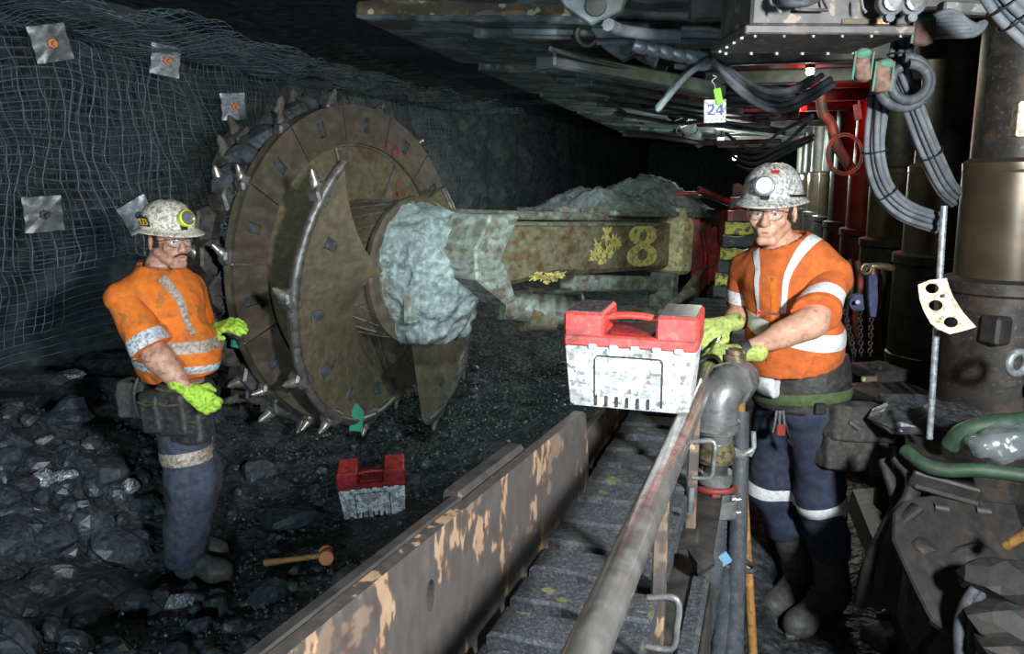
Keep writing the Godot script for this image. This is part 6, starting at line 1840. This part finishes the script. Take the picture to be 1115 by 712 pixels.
	tag(put("camera_bracket", S.new().box(at(P(1112, 130, 2.2), Basis(Vector3.UP, -0.2)), Vector3(0.035, 0.09, 0.05), 0.004), mt.cream_paint), "pale metal bracket on the first prop at the right edge", "bracket")
	tag(put("shackle", ring_shape(P(1108, 395, 2.45), Vector3(0.3, 0, 1), 0.035, 0.012), mt.zinc), "steel shackle on the first prop at the right edge", "shackle")
func rod_pts() -> Array:
	var o := []
	var a := P(1028, 224, 2.5)
	var b := P(1012, 478, 2.48)
	for i in 121: o.append(a.lerp(b, i / 120.0))
	return o
func rod_r() -> Array:
	var o := []
	for i in 121: o.append(0.011 if i % 2 else 0.0092)
	return o
func quad_basis(o: Vector3, x: Vector3, z: Vector3) -> Basis:
	var bx := (x - o).normalized()
	var bz := (z - o)
	bz = (bz - bx * bz.dot(bx)).normalized()
	return Basis(bx, bz.cross(bx), bz)

# ---- toolboxes, hammer, coal on the floor
func toolbox(x: Transform3D, label: String, w: float, red: Material, cover: Material) -> void:
	var t := thing("toolbox", label, "toolbox", x.origin, "toolboxes", x.basis)
	var d := 0.19
	var s := S.new()
	# body tapers a little towards its foot
	var hw := w * 0.5
	var P8 := func(k: float, y: float) -> Array: return [Vector3(-hw * k, y, d * 0.5 * k), Vector3(hw * k, y, d * 0.5 * k), Vector3(hw * k, y, -d * 0.5 * k), Vector3(-hw * k, y, -d * 0.5 * k)]
	var lev := [P8.call(0.86, 0.0), P8.call(0.9, 0.008), P8.call(0.975, 0.172), P8.call(0.96, 0.178)]
	for i in 3:
		for j in 4: s.oquad(lev[i][j], lev[i][(j + 1) % 4], lev[i + 1][(j + 1) % 4], lev[i + 1][j], (lev[i][j] + lev[i][(j + 1) % 4]) * Vector3(1, 0, 1))
	s.oquad(lev[0][0], lev[0][1], lev[0][2], lev[0][3], Vector3.DOWN)
	s.oquad(lev[3][0], lev[3][1], lev[3][2], lev[3][3], Vector3.UP)
	put("body", s, mt.white_plastic, t, true)
	for k in 6:
		put("foot_rib", S.new().box(at(Vector3(-hw * 0.5 + k * hw * 0.16, 0.02, d * 0.455)), Vector3(0.009, 0.03, 0.008), 0.002), mt.leather, t, true)
	var fl := [Vector3(-hw * 0.52, 0.03, d * 0.462), Vector3(-hw * 0.52, 0.14, d * 0.486), Vector3(-hw * 0.48, 0.15, d * 0.488), Vector3(hw * 0.46, 0.15, d * 0.488), Vector3(hw * 0.5, 0.14, d * 0.486), Vector3(hw * 0.5, 0.012, d * 0.458)]
	put("moulded_frame", S.new().tube(fl, 0.0025, 5), mt.leather, t, true)
	var lid := put("lid", S.new().box(at(Vector3(0, 0.192, 0)), Vector3(w, 0.034, d + 0.008), 0.006), red, t, true)
	for sx in [-1.0, 1.0]:
		put("lid_bin", S.new().box(at(Vector3(sx * (hw - 0.056), 0.235, 0)), Vector3(0.112, 0.07, d + 0.006), 0.007), red, lid, true)
		put("bin_cover", S.new().box(at(Vector3(sx * (hw - 0.056), 0.2705, 0)), Vector3(0.098, 0.004, d - 0.012), 0.001), cover, lid, true)
	put("grip", S.new().tube(curve([Vector3(-hw + 0.1, 0.232, 0.055), Vector3(-hw + 0.118, 0.254, 0.058), Vector3(0, 0.262, 0.06), Vector3(hw - 0.118, 0.254, 0.058), Vector3(hw - 0.1, 0.232, 0.055)], 6), 0.0105, 10), red, lid, true)
	put("tray", S.new().box(at(Vector3(0, 0.209, 0)), Vector3(w - 0.24, 0.01, d - 0.05), 0.003), mt.red_dull, lid, true)
	for k in 5:
		put("latch", S.new().box(at(Vector3(-hw * 0.55 + k * hw * 0.32, 0.178, d * 0.5)), Vector3(0.024, 0.014, 0.012), 0.003), mt.tape, t, true)
func loose() -> void:
	var base := P(684, 446, 2.15)
	var b := Basis(ACROSS, Vector3.UP, -ALONG).rotated(ACROSS, 0.03)
	toolbox(Transform3D(b, base - b.z * 0.085), "bright red and white toolbox standing across the trough and handrail", 0.365, mt.red_plastic, mt.bin_smoke)
	var g := PH(407, 557, 0.04)
	var gb := Basis(Vector3.UP, 0.12).rotated(Vector3.BACK, 0.05).rotated(Vector3.RIGHT, 0.12)
	toolbox(Transform3D(gb, g + Vector3(0, -0.01, -0.06)), "dull red and white toolbox lying tipped on the coal floor", 0.36, mt.red_dull, mt.red_plastic)
	# hammer
	var hd := PH(355, 604, 0.1)
	var he := PH(288, 613, 0.06)
	var hm := thing("hammer", "copper faced hammer with a wooden handle lying on the coal", "hammer", (hd + he) * 0.5)
	put("handle", S.new().tube([he, he.lerp(hd, 0.3), hd], [0.017, 0.0145, 0.013], 10), mt.wood, hm)
	var hx := Vector3(0.25, 0.15, 1).normalized()
	put("head", S.new().lathe(Transform3D(stand(hx), hd - hx * 0.055), [Vector2(0, 0), Vector2(0.03, 0), Vector2(0.033, 0.006), Vector2(0.033, 0.025), Vector2(0.026, 0.03), Vector2(0.026, 0.08), Vector2(0.033, 0.085), Vector2(0.034, 0.108), Vector2(0.031, 0.112), Vector2(0, 0.112)], 18), mt.bolt_orange, hm)
	# single stones that stand out
	var big := [[115, 516, 0.16, 0.07, 0.13, "slab_stone", "flat grey slab lying on coal beside the left miner's pouches", 0.3], [92, 648, 0.27, 0.07, 0.24, "slab_stone", "broad flat slab in the bottom left corner", 0.1], [312, 570, 0.17, 0.05, 0.14, "coal_lump", "flat dark slab left of the tipped toolbox", -0.2], [280, 522, 0.1, 0.09, 0.09, "coal_lump", "blocky coal lump right of the left miner's knees", 0.5], [377, 630, 0.09, 0.035, 0.04, "slab_stone", "grey stone prism right of the hammer", 0.9], [74, 411, 0.09, 0.035, 0.05, "coal_bright", "silvery glinting coal piece behind the left miner's back", 0.2], [141, 537, 0.05, 0.045, 0.04, "coal_bright", "bright glinting coal piece beside the flat grey slab", 0.7], [45, 528, 0.05, 0.06, 0.05, "coal_bright", "glinting coal chunk near the left edge", 0.3], [70, 522, 0.07, 0.03, 0.04, "coal_bright", "long glinting coal shard left of the flat slab", 0.5], [22, 385, 0.2, 0.13, 0.15, "coal_lump", "large coal boulder at the left edge under the netting", 0.1], [20, 430, 0.24, 0.1, 0.2, "coal_lump", "broad coal block at the left edge", 0.6], [195, 660, 0.06, 0.04, 0.05, "coal_bright", "pale glinting lump in front of the left miner's boots", 0.2], [75, 460, 0.14, 0.07, 0.12, "coal_lump", "long coal block behind the left miner's legs", -0.3]]
	for q in big:
		var p := on_ground(q[0], q[1])
		rng.seed = int(q[0] * 13 + q[1])
		tag(put("coal_slab" if q[2] > 0.1 else "coal_chunk", S.new().rock(Transform3D(Basis(Vector3.UP, q[7]) * Basis.from_scale(Vector3(q[2], q[3], q[4])), p + Vector3(0, q[3] * 0.35, 0)), rng, 9), mt[q[5]]), q[6], "coal lump")
	# loose lumps
	rng.seed = 99
	var kinds := []
	for k in 12:
		kinds.append(S.new().rock(Transform3D(Basis.from_scale(Vector3(1.0, rng.randf_range(0.5, 0.85), rng.randf_range(0.6, 1.0)))), rng, 10).mesh())
	var n := 0
	while n < 285:
		var px := rng.randf_range(-20, 660)
		var py := rng.randf_range(390, 730)
		if px > 300 and py > 1000 - px * 1.05: continue
		var p := on_ground(px, py)
		if p.x > trough_x(-p.z) - 0.35 or p.x < face_x(-p.z) + 0.25: continue
		if p.x > -1.75 and p.x < -1.2 and absf(p.z + 3.53) < 0.22: continue
		if Vector2(p.x - g.x, p.z - g.z).length() < 0.32: continue
		var left := clampf((300.0 - px) / 300.0, 0.0, 1.0)
		if rng.randf() > 0.35 + 0.65 * left: continue
		var r := rng.randf_range(0.02, 0.055) * (1.0 + left * 0.8)
		if rng.randf() < 0.08: r *= 1.7
		var o := MeshInstance3D.new()
		o.mesh = kinds[rng.randi() % 12]
		o.material_override = mt.coal_lump
		o.name = numbered("coal_lump")
		add_child(o)
		o.transform = Transform3D(Basis.from_euler(Vector3(rng.randf() * 0.6, rng.randf() * TAU, rng.randf() * 0.6)) * Basis.from_scale(Vector3.ONE * r), p + Vector3(0, r * 0.3, 0))
		tag(o, "small angular black coal lump scattered on the mine floor", "coal lump", "loose coal lumps on the floor")
		n += 1
	# crumbs too many to count
	var mm := MultiMesh.new()
	mm.transform_format = MultiMesh.TRANSFORM_3D
	mm.mesh = kinds[3]
	var list := []
	while list.size() < 9000:
		var x := rng.randf_range(-3.2, 1.6)
		var d := 1.9 + 5.2 * pow(rng.randf(), 1.2)
		if x > trough_x(d) - 0.12 or x < face_x(d) + 0.2: continue
		var r := 0.006 + 0.014 * pow(rng.randf(), 3.0)
		list.append(Transform3D(Basis.from_euler(Vector3(rng.randf() * 3.0, rng.randf() * TAU, 0)) * Basis.from_scale(Vector3.ONE * r), Vector3(x, ground(x, d) + r * 0.4, -d)))
	mm.instance_count = list.size()
	for i in list.size(): mm.set_instance_transform(i, list[i])
	var mi := MultiMeshInstance3D.new()
	mi.name = "coal_crumbs"
	mi.multimesh = mm
	mi.material_override = mt.coal_lump
	add_child(mi)
	tag(mi, "fine black coal crumbs strewn over the mine floor", "coal crumbs", "", "stuff")
func on_ground(px: float, py: float) -> Vector3:
	var r := ray(px, py)
	var s := 1.0
	for i in 400:
		var p := EYE + r * s
		if p.y < ground(p.x, -p.z): return Vector3(p.x, ground(p.x, -p.z), p.z)
		s += 0.02
	return EYE + r * s

func _ready() -> void:
	rng.seed = 7
	materials()
	look()
	lights()
	setting()
	var t0 := Time.get_ticks_msec()
	conveyor()
	print("conveyor ", Time.get_ticks_msec() - t0)
	drum()
	arm()
	print("machine ", Time.get_ticks_msec() - t0)
	people()
	print("people ", Time.get_ticks_msec() - t0)
	supports()
	overhead()
	print("roof ", Time.get_ticks_msec() - t0)
	right_clutter()
	loose()
	print("all ", Time.get_ticks_msec() - t0)
